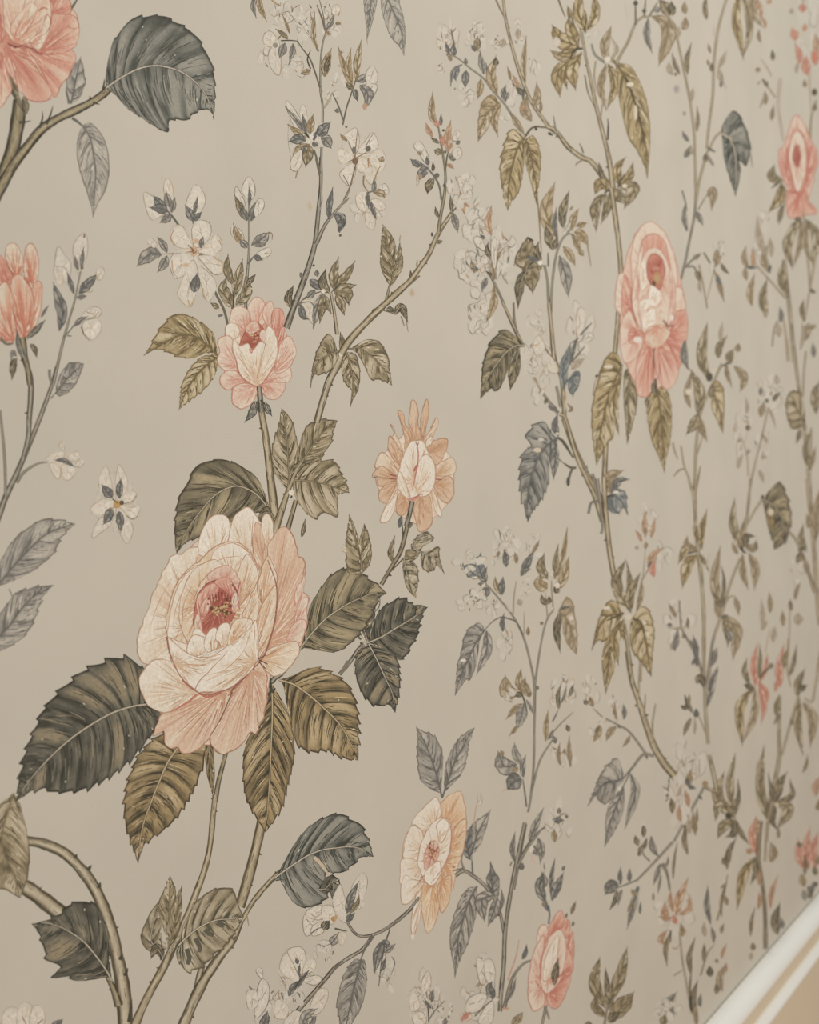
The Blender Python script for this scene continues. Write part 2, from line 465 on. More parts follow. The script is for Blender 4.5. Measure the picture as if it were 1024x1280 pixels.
def S(p, w0, w1, pal='moss', name='stem', thorns=None, edge=1.0):
    C = resample(spline(pts(p)), step=2.5); n = len(C); u = np.linspace(0, 1, n)
    r = rnd(); seed = r.randint(1, 60)
    if pal in ('slate', 'dgrey'): pal = 'stem'
    d, m, lt, ac, rb, ln = (np.asarray(q, float) for q in PAL[pal])
    w = np.interp(u, [0, 1], [w0 * 1.08 / TS, w1 * 1.08 / TS]) * (1 + .16 * (noise2(u * n / 5, u * 0, seed) - .5))
    N = normals(C)
    a = np.array([-.5, -.36, -.30, -.12, .08, .26, .33, .5])
    off = a[None, :] * w[:, None]
    P = C[:, None, :] + N[:, None, :] * off[..., None]
    e = ln + (m - ln) * .12
    cols = np.stack([e, e, m, lt, ac * .5 + lt * .5, m, e * .6 + d * .4, d], 0)
    Cc = np.broadcast_to(cols, (n, 8, 3)).copy()
    nz = noise2(np.broadcast_to((u * n / 7)[:, None], (n, 8)), np.broadcast_to(a * 9, (n, 8)), seed + 2) - .5
    Cc += nz[..., None] * 38
    pc = Piece(); pc.grid(P, Cc, 0)
    W = w.mean()
    if W > 4:
        for h in range(int(n * .35)):
            i = r.randint(1, n - 4); j = min(n - 1, i + r.randint(2, 7)); o_ = r.choice([-.3, -.2, -.1, .1, .2, .28])
            q = C[i:j + 1] + N[i:j + 1] * (o_ * w[i:j + 1])[:, None]
            if len(q) > 2: pc.stroke(q, .5 + .5 * r.rand(), d if r.rand() < .6 else ac, 1, taper=(.4, .3), smooth=False)
        k = max(1, int(n / 16)) if thorns is None else thorns
        for h in range(k):
            i = r.randint(2, n - 2); sd = r.choice([-1, 1]); g = (C[i] - C[i - 1]); g /= np.hypot(*g) + 1e-6
            b0 = C[i] + N[i] * sd * w[i] * .45; tl = 1.6 + r.rand() * 2.4
            pc.stroke(np.array([b0, b0 + N[i] * sd * tl * .5 + g * tl * .25, b0 + N[i] * sd * tl + g * tl * .2]), 1.9, ln, 1, taper=(1.4, .1), step=1)
    return put(pc, name)

def T(p, w, col, name='twig', taper=(1, .5)):
    """plain pen line"""
    pc = Piece(); pc.stroke(pts(p), max(.7, w / TS), col, 0, taper=taper)
    return put(pc, name)

def petal(pc, out, base, pal, reach=.55, hatch=16, ow=1.0, lev=0, jag=.35, wob=1.0):
    r = rnd(); seed = r.randint(1, 60)
    dp, md, tp, ln = (np.asarray(q, float) for q in PET[pal])
    O = spline(out, closed=True); per = length(O)
    n = int(np.clip(per / 1.8, 22, 130))
    O = resample(np.vstack([O, O[0]]), n=n + 1)[:-1]
    u = np.arange(n) / n
    Nn = normals(O)
    O = O + Nn * ((noise2(u * per / 7, u * 0, seed) - .5) * 1.6 * wob)[:, None]
    S_ = np.array([0, .1, .2, .3, .4, .5, .6, .7, .8, .9, 1.0]) if per > 60 else np.array([0, .2, .4, .6, .8, 1.0])
    P = base[None, None] + (O[:, None] - base[None, None]) * S_[None, :, None]
    uu = np.broadcast_to(u[:, None], (n, len(S_))); ss = np.broadcast_to(S_, (n, len(S_)))
    st = noise2(uu * per / 2.6, ss * 1.5, seed) - .5
    st2 = noise2(uu * per / 14, ss * 1.2 + 4, seed + 9) - .5
    v = (ss - reach * .55) / max(.2, reach) * .6 + .25 + 1.35 * jag * st + .6 * st2
    Cc = ramp3(dp, md, tp, v)
    pc.grid(P, Cc, lev, True)
    for h in range(int(hatch * 1.7)):
        i = r.randint(n); s0 = .12 + r.rand() * .5; s1 = min(.97, s0 + .15 + r.rand() * .4)
        q = base + (O[i] - base) * np.linspace(s0, s1, 4)[:, None]
        c = r.rand()
        cc = dp * .96 if c < .4 else (np.minimum(tp * 1.03, 224) if c < .86 else ln)
        if length(q) > 2.5: pc.stroke(q, .5 + r.rand() * .6, cc, lev + 1, taper=(.7, .2), smooth=False)
    if ow > 0:
        ring = np.vstack([O, O[:1]])
        W = ow * (.35 + 1.1 * noise2(np.linspace(0, per / 12, n + 1), 0 * np.linspace(0, 1, n + 1), seed + 3))
        N2 = normals(ring)
        Pq = np.stack([ring - N2 * W[:, None] / 2, ring + N2 * W[:, None] / 2], 1)
        pc.grid(Pq, np.broadcast_to(ln + (md - ln) * .12, Pq.shape[:2] + (3,)).copy(), lev + 2)

def Pt(out, base, pal, reach=.55, hatch=None, ow=1.0, jag=.35, name='petal', wob=1.0):
    O = pts(out); b_ = pts(base)[0]
    if hatch is None: hatch = int(length(np.vstack([O, O[0]])) * .22)
    pc = Piece(); petal(pc, O, b_, pal, reach, hatch, ow, 0, jag, wob)
    return put(pc, name)

GLINE = ((166,144,112),(150,132,104),(134,124,106),(176,150,112),(120,114,102))
def G(out, tone=.75, line=.9, lines=5, name='blossom_petal', col=None):
    """pale petal, washed white in the middle and only partly outlined"""
    r = rnd(); O = spline(pts(out), closed=True); per = length(O)
    n = int(np.clip(per / 2.2, 14, 60)); O = resample(np.vstack([O, O[0]]), n=n + 1)[:-1]
    c = O.mean(0); seed = r.randint(1, 60)
    S_ = np.array([0, .35, .7, .92, 1.0])
    P = c + (O[:, None] - c) * S_[None, :, None]
    W = np.array((214, 204, 187.)); pp = np.array(PAPER, float)
    u = np.arange(n) / n
    a = tone * (1 - .55 * S_ ** 3)[None, :] * (.7 + .6 * noise2((u * per / 8)[:, None] + 0 * S_, S_[None] * 2 + 0 * u[:, None], seed))
    pc = Piece(); pc.grid(P, pp + (W - pp) * np.clip(a, 0, 1)[..., None], 0, True)
    if line > 0:
        lc = np.array(GLINE[r.randint(len(GLINE))] if col is None else col, float)
        i = r.randint(n)
        while i < n * 2 - 3 and i < n + n:
            ln_ = r.randint(4, max(5, int(n * .6))); j = min(i + ln_, n * 2 - 1)
            ids = np.arange(i, j + 1) % n
            if len(ids) > 3:
                pc.stroke(O[ids], line * (.7 + .6 * r.rand()), lc + (r.rand() - .5) * 24, 1, taper=(.4, .4), step=2, smooth=False)
            i = j + r.randint(1, 4)
        for h in range(lines):
            k = r.randint(n); q = c + (O[k] - c) * np.linspace(-.1 + r.rand() * .3, .75, 4)[:, None] + r.randn(1, 2) * .4
            if length(q) > 2: pc.stroke(q, .55, lc + 10, 1, taper=(.8, .2), step=2, smooth=False)
    return put(pc, name)

def wisp(x, y, rx, ry, n, seed, dark=.3, name='blossom', petals=None):
    """loose pen-and-wash blossom: a few washed petals with curling pen lines and flecks"""
    r = np.random.RandomState(seed)
    c0 = np.array([x, y]) / TS + (TX, TY); R_ = np.array([rx, ry]) / TS
    pc = Piece(); pp = np.array(PAPER, float)
    for k in range(n):
        a = r.rand() * 6.28; q = r.rand() ** .6
        c = c0 + R_ * q * np.array([math.cos(a), math.sin(a)])
        sz = R_ * (.22 + .22 * r.rand()); an = np.linspace(0, 6.28, 14, endpoint=False); ph = r.rand() * 6
        wob = 1 + .25 * np.sin(an * 2 + ph) + .12 * np.sin(an * 5 + ph * 2)
        E = c + np.stack([np.cos(an), np.sin(an)], 1) * sz * wob[:, None]
        W = np.array((208, 199, 184.)); t = .2 + .5 * r.rand()
        P = np.stack([np.broadcast_to(c, E.shape), c + (E - c) * .7, E], 1)
        Cc = np.stack([np.broadcast_to(pp + (W - pp) * q_, (14, 3)) for q_ in (t, t * .8, .08)], 1)
        pc.grid(P, Cc.astype(float), k % 6, True)
        i0 = r.randint(14); ids = np.arange(i0, i0 + r.randint(4, 10)) % 14
        lc = np.array(GLINE[r.randint(5)], float)
        pc.stroke(E[ids], .6 + .35 * r.rand(), lc, 6, taper=(.3, .3), step=2)
    for k in range(int(n * dark * 3)):
        a = r.rand() * 6.28; q = r.rand() ** .5 * .85
        c = c0 + R_ * q * np.array([math.cos(a), math.sin(a)]); g = r.randn(2); g[1] = -abs(g[1]) - .6; g /= np.hypot(*g)
        ln_ = R_.mean() * (.18 + .3 * r.rand())
        cc = (np.array((104, 102, 96.)), np.array((128, 110, 82.)), np.array((164, 132, 96.)))[r.randint(3)]
        pc.stroke(np.array([c, c + g * ln_ * .5 + r.randn(2) * .5, c + g * ln_]), .8 + 1.5 * r.rand() * min(1, R_.mean() / 14), cc, 7, taper=(.4, .2), step=1.5)
    return put(pc, name)

def D(x, y, r, col, ry=None, pc=None, lev=0, soft=None, name='fleck'):
    own = pc is None
    if own: pc = Piece()
    pc.dot(x / TS + TX, y / TS + TY, r / TS, col, lev, (ry / TS) if ry else None, soft)
    if own: return put(pc, name)

class bloom:
    """with bloom(...): petals drawn inside become parts of this flower; its own mesh is the wash underneath"""
    def __init__(s, name, label, under, pal, base): s.a = (name, label, under, pal, base)
    def __enter__(s):
        name, label, under, pal, base = s.a
        pc = Piece()
        if name == 'blossom':
            O = resample(np.vstack([spline(pts(under), closed=True), pts(under)[:1]]), n=41)[:-1]; c = pts(base)[0]
            P = c + (O[:, None] - c) * np.array([0, .35, .7, .9])[None, :, None]
            pp = np.array(PAPER, float); W = np.array((208, 196, 176.))
            pc.grid(P, np.broadcast_to((pp + (W - pp) * np.array([.9, .6, .25, 0])[:, None])[None], (40, 4, 3)).copy(), 0, True)
        else: petal(pc, pts(under), pts(base)[0], pal, .6, 10, .8)
        s.o = emit(pc, name, None, label); s.prev = CTX[0]; CTX[0] = s.o
        return s.o
    def __exit__(s, *a): CTX[0] = s.prev

def stamens(p, rx, ry, n, seed, cols, r0=.9):
    r = np.random.RandomState(seed); c = pts(p)[0]; pc = Piece()
    for k in range(n):
        a = r.rand() * 6.28; q = r.rand() ** .5
        x, y = c + np.array([math.cos(a) * rx, math.sin(a) * ry]) / TS * q
        pc.dot(x, y, r0 * (.6 + .8 * r.rand()), cols[r.randint(len(cols))], k % 3)
    return put(pc, 'stamen')
# ================================================================== left part of the wall
GS = (104, 102, 92); DK = (70, 66, 56); OC = (160, 136, 100)

# ---- upper left rose with its thick stems and slate leaf
tile(0, 0, 4)
S('102,500 94,560 80,660 58,760 20,860 -30,970', 70, 56, 'moss', thorns=1)
l('22,285 55,410 118,560', 44, 'moss', name='leaflet'); l('118,480 132,540 118,590', 34, 'moss')
S('-60,1060 20,905 80,808 150,715 210,645 290,592 380,550 450,515 520,468 545,440', 58, 34, 'moss', thorns=2)
for q in ('196,640 212,595 212,555', '232,622 252,575 265,528', '95,612 130,610 155,602', '465,512 485,518 500,522', '515,450 520,420 522,395'):
    T(q, 9, DK, 'thorn', (1.5, .3))
l('355,520 375,420 402,292', 95, 'grey', con=.9)
T('345,520 338,480 330,450', 10, GS)
T('360,590 390,610 412,630', 14, GS)
L('412,625 450,690 470,790 478,880 465,1088', '390,680 383,760 400,860 430,950 455,1030 465,1088', '460,618 520,690 545,790 545,880 525,960 490,1020 465,1088', 'greyl', 5, 1, rib=.9)
L('530,440 600,392 690,345 780,328 870,345 940,380 1010,445 1050,520 1070,598', '528,380 545,280 575,190 650,100 740,78 825,80 900,120 950,150 1005,210 1042,270 1068,350 1078,450 1070,598',
  '580,480 640,545 700,585 760,625 838,662 850,602 920,606 970,572 1020,548 1055,560 1070,598', 'slate', 9, 4, con=.75, rib=1.6, label='broad slate grey serrated leaf with pale curved rib')
tile(0, 0, 6.4)
T('552,95 590,40 622,-12', 20, (96, 92, 72), 'stem'); T('548,100 560,75', 9, (52, 50, 42))
with bloom('rose_bloom', 'salmon pink rose cut by the upper left edge', '-70,-70 380,-70 560,60 620,170 560,420 470,720 330,800 120,640 20,560 -70,820', 'salmon', '120,340'):
    Pt('-70,430 0,420 40,520 92,700 60,780 0,860 -70,900', '20,420', 'salmon')
    Pt('40,380 60,470 90,560 130,680 220,790 330,815 400,780 440,700 390,560 250,440 120,370', '60,380', 'salmon', .8)
    Pt('180,370 250,440 330,560 395,690 440,780 470,740 485,690 540,620 580,540 605,440 540,385 440,420 330,430', '190,375', 'salmon', .7)
    Pt('330,430 480,425 600,370 632,280 622,170 560,108 430,108 390,200 310,330 200,352', '320,420', 'salmon', .65)
    Pt('310,90 370,-60 520,-60 570,90 480,112 400,105', '420,110', 'salmon', .8)
    Pt('130,350 40,240 15,100 -10,-60 200,-80 380,-30 405,130 365,260 250,335', '125,350', 'salmonw', .55)
    Pt('110,300 90,200 170,90 250,20 300,60 270,150 190,270', '110,310', 'salmonw', .5)
    Pt('-70,-70 10,-60 30,120 40,260 20,330 -70,330', '20,340', 'salmon', .9)
    Pt('240,330 320,250 370,120 400,150 390,250 330,380 290,390', '250,345', 'salmonw', .4)
    T('60,345 110,372 140,378 180,360', 16, (128, 62, 54), 'petal_line', (.4, .4))
    T('190,370 260,390 320,430 340,420', 13, (150, 82, 70), 'petal_line', (.3, .8))
    T('410,130 405,200 360,280', 8, (172, 98, 82), 'petal_line')
    T('540,210 590,232 625,215', 8, (184, 120, 96), 'petal_line')
    T('310,85 350,60 385,75', 12, (180, 104, 88), 'petal_line')

# ---- tulip shaped bud at the left edge, its spray, and the pale star blossom
tile(0, 460, 5.3333)
S('380,-10 340,130 290,270 240,400 180,545 110,705 40,855 0,960 -50,1090', 22, 44, 'slate', thorns=0)
S('180,-10 205,80 205,200 195,330 188,470 150,620', 36, 30, 'slate', thorns=1)
S('0,280 15,420 28,560 35,700 38,870', 16, 18, 'slate', thorns=0)
S('110,765 150,705 200,665 260,635 315,628', 22, 9, 'slate', thorns=0)
T('330,10 332,60 342,105', 20, (124, 120, 110))
T('340,205 360,175 375,160', 8, GS)
L('370,172 400,130 440,80 500,20 560,-30', '375,110 395,50 430,0 470,-40 560,-30', '400,190 450,165 490,130 520,80 545,20 560,-30', 'grey', 5, 1.5, rib=.8)
with bloom('blossom', 'small pale nodding blossom on a curved grey stem', '305,612 350,575 410,555 480,560 530,590 540,640 500,690 440,740 380,735 330,660', 'white', '410,630'):
    G('305,612 350,568 420,555 430,590 370,612'); G('450,592 480,566 520,556 528,600 480,622')
    G('500,645 540,608 562,630 530,662'); G('330,640 382,640 405,700 386,742 350,700'); G('410,650 480,650 508,690 460,748 422,730')
    G('395,520 410,485 430,510 425,550', .4)
    l('370,615 430,620 495,658', 34, 'dgrey')
with bloom('blossom', 'single pale star blossom with four dark grey marks and ochre centre', '780,660 900,760 930,960 860,1120 700,1090 610,960 650,760', 'white', '785,910'):
    G('780,900 700,868 640,900 603,940 640,985 705,970', .9); G('770,880 690,860 655,750 688,672 710,648 738,740 757,830', .8)
    G('785,890 768,780 780,680 795,642 842,720 852,780 822,860', .8); G('800,900 830,840 880,818 912,840 890,892 840,912', .9)
    G('800,920 880,932 932,918 926,990 880,1008 838,972', .9); G('800,930 860,1010 888,1080 850,1172 800,1100 783,1000', .7)
    G('775,930 740,1040 680,1092 612,1135 640,1040 700,970', .7)
    l('752,862 715,830 680,780', 68, 'dgrey'); l('797,872 805,742', 50, 'dgrey'); l('740,930 690,1040', 64, 'dgrey'); l('795,955 805,1090', 56, 'dgrey')
    D(782, 908, 26, (184, 142, 84)); D(812, 898, 16, (96, 74, 56)); T('750,870 770,888 785,905', 8, (96, 88, 72)); T('735,940 765,925', 6, (180, 140, 90))
    T('848,985 880,1008 915,990 928,950', 5, (122, 104, 82)); T('830,905 880,890 908,850', 5, (122, 104, 82))
tile(0, 280, 6.4)
S('425,1290 470,1090 510,920 560,740 600,605 640,400 655,330', 26, 10, 'slate', thorns=0)
S('175,900 185,970 195,1060 222,1165 238,1290', 60, 36, 'moss', thorns=1)
with bloom('rose_bud', 'half open salmon bud with cream tipped petals at the left edge', '-50,500 60,430 250,480 285,640 260,800 205,890 60,930 -50,880', 'salmon', '130,800'):
    Pt('200,420 190,300 205,190 245,158 290,200 307,300 307,420 270,475', '250,480', 'tulip', .5)
    Pt('80,380 45,260 50,180 100,153 150,190 187,280 182,380 130,422', '130,424', 'tulip', .42)
    Pt('-50,480 -20,300 0,250 40,300 92,390 82,472', '60,480', 'salmon', .9)
    Pt('270,480 330,468 337,560 312,740 250,855 228,700', '232,880', 'salmonw', .8)
    Pt('200,907 150,820 110,700 88,560 95,450 130,408 190,420 242,500 272,620 267,740 242,842', '200,900', 'tulip', .62)
    Pt('105,948 60,942 -40,890 -50,560 0,490 50,470 92,560 102,680 127,830', '110,940', 'tulip', .55)
    T('110,410 90,380 60,330', 12, (160, 84, 72), 'petal_line'); T('190,430 240,500 262,560', 10, (170, 88, 74), 'petal_line')
l('200,1090 160,980 135,850', 50, 'slate'); l('215,920 290,850 355,775', 50, 'slate'); l('330,745 385,655', 26, 'grey')
l('140,1075 110,1110 95,1240', 60, 'moss'); l('240,960 275,1000 293,1065', 45, 'moss'); T('0,905 50,960 110,955', 20, (110, 102, 88)); l('130,1060 105,1020 90,1085', 40, 'greyl')
G('615,385 585,240 600,140 675,72 702,150 696,250 662,352', .6)
l('627,375 600,255', 40, 'grey'); l('652,352 668,195', 38, 'grey'); T('672,110 678,75', 14, (120, 100, 70), taper=(1, .3)); D(655, 350, 14, (110, 96, 80))
G('570,490 500,450 440,360 440,290 465,178 520,250 568,320 562,420', .55); G('460,480 430,400 440,330 500,420 505,480', .4)
l('592,560 565,480 540,395', 42, 'dgrey'); l('475,855 500,700 430,478', 92, 'dgrey', con=.4)
l('632,560 700,480 778,402', 78, 'dgrey'); G('770,380 800,345 832,362 822,432 782,446', .7); l('615,590 690,575', 42, 'grey'); T('690,540 730,545 745,520', 6, OC)
T('510,905 560,852 600,800 640,775', 10, GS); T('535,892 575,898', 10, GS)
with bloom('blossom', 'pale bell blossom beside the salmon bud', '640,760 700,690 810,670 810,850 730,930 660,860', 'white', '680,790'):
    G('660,800 740,758 802,776 804,862 730,932 680,892', .9); G('640,770 680,700 750,660 812,688 790,742 700,762', .7)
    l('590,820 650,770 700,740', 44, 'grey'); T('650,820 670,880 720,928', 7, (110, 100, 84)); T('700,760 760,740 790,700', 7, (150, 124, 86)); T('690,700 740,720 770,690', 6, (150, 124, 86))

# ---- two grey leaves at the left edge
tile(0, 620, 5.3333)
L('-90,660 0,580 80,480 200,350 300,260 400,215 502,185', '-80,560 -40,480 10,420 60,330 130,250 200,202 280,155 370,150 440,165 502,185', '-40,640 60,545 140,542 220,500 312,430 372,370 402,300 455,230 502,185', 'grey', 6, 4, con=.6, rib=1)
L('-90,1040 0,930 60,870 130,770 200,690 280,640 358,594', '-90,860 0,780 60,700 110,640 180,615 260,600 358,594', '-70,1070 0,1037 90,990 170,930 222,850 262,750 300,655 358,594', 'grey', 6, 4, con=.6, rib=1)
T('60,620 75,650 90,690', 7, GS)

# ---- lower left: leaf at the edge, arching stems
tile(0, 960, 4)
S('120,590 190,640 255,690 330,750', 70, 84, 'sepia', thorns=1)
S('100,362 140,365 220,380 320,425 400,500 460,580 510,680 550,800 580,920 605,1040 620,1160 628,1300', 46, 72, 'sepia', thorns=4)
S('595,1190 565,1100 525,1020', 40, 18, 'moss', thorns=1)
L('560,1065 530,1010 480,940 420,870 350,820 290,790 225,775 158,780', '548,950 552,850 520,755 490,695 430,662 350,678 290,730 230,760 158,780', '532,1020 470,1052 385,1066 330,1040 248,1052 295,1000 228,950 208,880 190,822 158,780', 'slated', 7, 5, con=.7, rib=1.5)
for q in ('375,450 385,430', '440,510 458,485', '495,600 502,570', '600,960 610,930', '625,1040 640,1000', '645,1270 660,1160'):
    T(q, 15, DK, 'thorn', (1.4, .2))
L('68,125 40,220 10,330 20,430 65,520 100,652', '40,150 0,180 -60,250 -70,450 -50,590 30,612 100,652', '92,160 117,240 137,330 150,430 142,530 122,600 100,652', 'olive', 5, 2, con=.6, rib=.8)
with bloom('blossom', 'pale blossom cut by the bottom edge at the left', '15,1300 18,1220 80,1190 140,1168 210,1195 225,1250 205,1310', 'white', '120,1270'):
    G('15,1300 18,1220 60,1195 100,1220 95,1300', .9); G('90,1300 90,1200 130,1170 160,1200 160,1300', .9); G('150,1300 160,1200 205,1192 226,1245 205,1310', .9)
    T('110,1240 135,1290', 6, (150, 110, 96)); T('180,1290 215,1255', 6, (120, 90, 80))
l('255,1290 312,1258', 40, 'dgrey')

# ---- stems below the great rose
tile(160, 680, 4)
S('492,1035 470,1120 450,1200 438,1290', 20, 24, 'moss', thorns=0)
tile(160, 1000, 4.5714)
S('498,-30 485,100 470,250 440,390 390,530 340,660 300,750 250,860 190,980 130,1090 80,1190 35,1300', 28, 48, 'olive', thorns=5)
S('765,120 735,260 700,400 660,540 638,610', 52, 58, 'olive', thorns=2)
S('425,940 405,1010 385,1090', 34, 26, 'sepia', thorns=0)
S('640,690 600,790 555,855 500,930 430,1040 370,1160 312,1300', 44, 62, 'sepia', thorns=2)
S('650,690 690,620 740,545 800,480 850,430 900,392', 24, 30, 'olive', thorns=2)
l('225,850 130,800 190,560', 110, 'sepia', con=.8); L('232,850 235,740 235,620 240,432', '212,760 188,680 172,590 205,510 240,432', '250,740 258,660 274,560 270,500 240,432', 'olive', 4, 1.5, rib=.8)
l('240,830 270,680 306,498', 72, 'olive', con=.7); l('200,900 165,850 132,902', 55, 'moss'); T('190,915 183,880', 10, DK)
S('205,960 240,870 290,780 320,690', 40, 20, 'sepia', thorns=0)
L('290,830 350,770 430,715 510,685 580,680 662,668', '310,730 370,610 430,545 500,505 570,502 612,520 625,580 662,668', '275,880 300,945 350,985 430,952 500,885 560,830 622,745 662,668', 'sepia', 7, 4, con=1.1, rib=1.3)
for q in ('335,850 350,900 340,940', '385,790 410,840 405,870', '440,740 465,765 490,770', '510,700 530,715 548,720'):
    T(q, 28, (92, 88, 72), 'leaf_marking', (1, .8))
T('600,800 628,780', 22, (110, 96, 70), 'thorn'); T('680,660 690,720', 8, OC, 'thorn')

# ---- the great rose's leaves (behind the bloom)
tile(160, 480, 4)
S('738,790 735,700 728,600 716,500 703,380 688,260 668,140 655,0', 46, 26, 'olive', thorns=3)
S('795,740 815,670 840,580', 26, 22, 'moss', thorns=0)
S('735,730 765,640 795,550 822,470', 38, 20, 'olive', thorns=1)
L('730,670 700,620 640,550 560,512 500,520 430,560 360,640 290,740 243,848', '690,590 660,490 600,430 520,388 450,376 350,405 290,500 248,580 233,680 233,780 243,848', '710,660 620,640 560,680 500,700 440,690 400,720 350,770 290,795 243,848', 'moss', 8, 4, con=.7, rib=1.4)
L('735,680 715,650 690,640 665,660 650,690', '700,610 660,640 650,690', '720,700 690,710 650,690', 'moss', 3, 1, rib=.6)
l('868,765 878,720 885,680', 24, 'moss')
tile(320, 400, 5.12)
L('200,1100 212,1000 205,900 200,770 185,680 165,562', '190,1075 130,1000 100,900 105,790 140,680 165,562', '232,1000 262,900 267,790 238,660 215,620 165,562', 'olive', 6, 3, con=.85, rib=.9)
L('250,990 300,900 380,780 440,710 522,643', '262,900 275,800 320,680 380,648 440,632 522,643', '300,950 400,915 442,850 485,780 502,700 522,643', 'olive', 6, 3, con=.85, rib=.9)
L('225,1025 330,1030 430,1045 500,1070 598,1106', '280,955 350,918 430,898 510,903 540,960 578,1030 598,1106', '235,1070 260,1150 310,1222 380,1275 440,1235 522,1262 522,1150 545,1112 598,1106', 'olive', 7, 4, con=.95, rib=.9)
l('215,1000 280,930 330,920', 60, 'moss', con=.9)
T('205,1090 260,960 300,900', 14, (170, 154, 122), 'stem'); D(226, 1106, 18, (214, 204, 186)); T('222,1130 232,1135', 20, DK)
S('560,190 520,290 470,385 430,510 388,655', 48, 38, 'sepia', thorns=2)
l('545,195 540,82', 40, 'olive')
L('522,200 450,230 400,270 360,350 350,435', '500,130 460,85 410,150 378,230 355,340 350,435', '525,240 485,320 410,352 370,357 350,435', 'olive', 5, 2, con=.75, rib=.8)
L('580,205 600,280 620,400 605,556', '560,220 545,290 560,390 600,440 618,480 605,556', '640,220 667,330 657,440 622,510 605,556', 'olive', 5, 2, con=.75, rib=.8)
L('590,188 660,178 730,225 795,285 840,350 870,418', '660,150 720,120 790,138 832,200 852,260 862,340 870,418', '660,210 700,310 740,382 800,387 870,418', 'olive', 5, 2.5, con=.75, rib=.8)
T('545,210 540,235', 26, (206, 194, 172), 'fleck')

# ---- right of the great rose
tile(350, 680, 5.12)
S('380,835 440,765 510,665 560,628', 22, 26, 'slate', thorns=2)
S('10,845 60,780 125,680', 12, 10, 'slate', thorns=0)
l('560,620 540,520 612,398', 92, 'slated')
T('600,440 635,400 640,330', 8, GS); T('520,610 500,590 545,560', 14, (90, 86, 70)); T('440,750 390,830', 26, (120, 112, 96)); 
L('560,632 640,600 740,540 840,480 946,404', '580,580 610,470 660,400 720,362 790,338 832,370 870,385 946,404', '600,640 690,690 762,742 822,702 852,640 882,590 902,520 917,450 946,404', 'slated', 7, 4, con=.75, rib=1.4)
L('568,640 620,740 680,870 720,960 738,1080', '540,650 490,700 478,800 500,900 540,985 590,1028 640,1040 700,1032 738,1080', '640,660 722,700 762,760 772,850 767,950 752,1020 738,1080', 'slated', 8, 4, con=.7, rib=1.1)
L('120,685 180,600 280,490 360,430 450,375 530,340 600,312 683,316', '140,640 170,480 200,380 260,280 330,192 400,158 480,155 560,210 630,260 683,316', '180,655 260,682 350,694 420,662 500,592 560,522 602,432 642,345 683,316', 'moss', 8, 4, con=.9, rib=1.5)
T('540,620 550,650', 22, (180, 168, 144), 'fleck'); T('520,560 545,620', 10, (196, 184, 162), 'fleck')
L('-10,868 90,900 190,970 280,1050 370,1140 440,1250 500,1385', '80,850 160,803 250,788 330,820 420,880 472,960 502,1060 513,1200 500,1385', '38,920 48,1050 70,1150 110,1290 200,1335 300,1330 400,1375 500,1385', 'brown', 10, 5, con=1.0, rib=1.7)

# upright sprig and peony-like flower on the right
tile(420, 480, 5.12)
S('290,1285 350,1180 410,1080 445,960 470,850 490,740', 26, 26, 'moss', thorns=1)
T('350,1200 400,1150 440,1110 500,1080 560,1075 620,1100', 9, (96, 84, 62)); 
l('365,1140 350,1080 375,980', 38, 'olive'); l('405,920 420,840', 34, 'dgrey'); l('460,930 500,865', 22, 'moss'); T('430,980 425,900', 9, DK)
S('160,1180 155,1120 170,1240', 8, 8, 'moss', thorns=0)
L('160,1220 155,1120 130,1020 85,835', '80,1210 60,1110 65,990 85,835', '170,1130 155,1020 120,910 85,835', 'olive', 5, 2, con=.9, rib=.8)
L('165,1220 160,1120 175,1010 182,893', '145,1100 150,1000 182,893', '215,1150 225,1060 210,960 182,893', 'olive', 4, 1.5, con=.8, rib=.7); l('170,1200 225,1040', 46, 'olive'); G('60,1040 35,1030 45,1070 70,1075', .5)
L('440,1100 480,1110 520,1090 545,1075', '430,1130 500,1130 545,1075', '450,1060 500,1060 545,1075', 'olive', 2, .5, rib=.5)
L('540,1076 500,1050 520,1000 585,940', '485,1060 490,1010 530,965 585,940', '560,1040 630,990 585,940', 'sepia', 4, 2, con=.9, rib=.7)
L('545,1080 590,1090 650,1130 695,1215', '600,1060 660,1040 665,1110 695,1215', '550,1170 590,1205 630,1190 650,1160 695,1215', 'sepia', 5, 2, con=1.1, rib=.7)
L('435,1115 450,1200 480,1270 525,1300', '425,1160 445,1280 480,1340 505,1350 525,1300', '500,1140 530,1200 525,1300', 'sepia', 4, 2, con=1, rib=.6)
T('505,1340 512,1370', 14, OC)
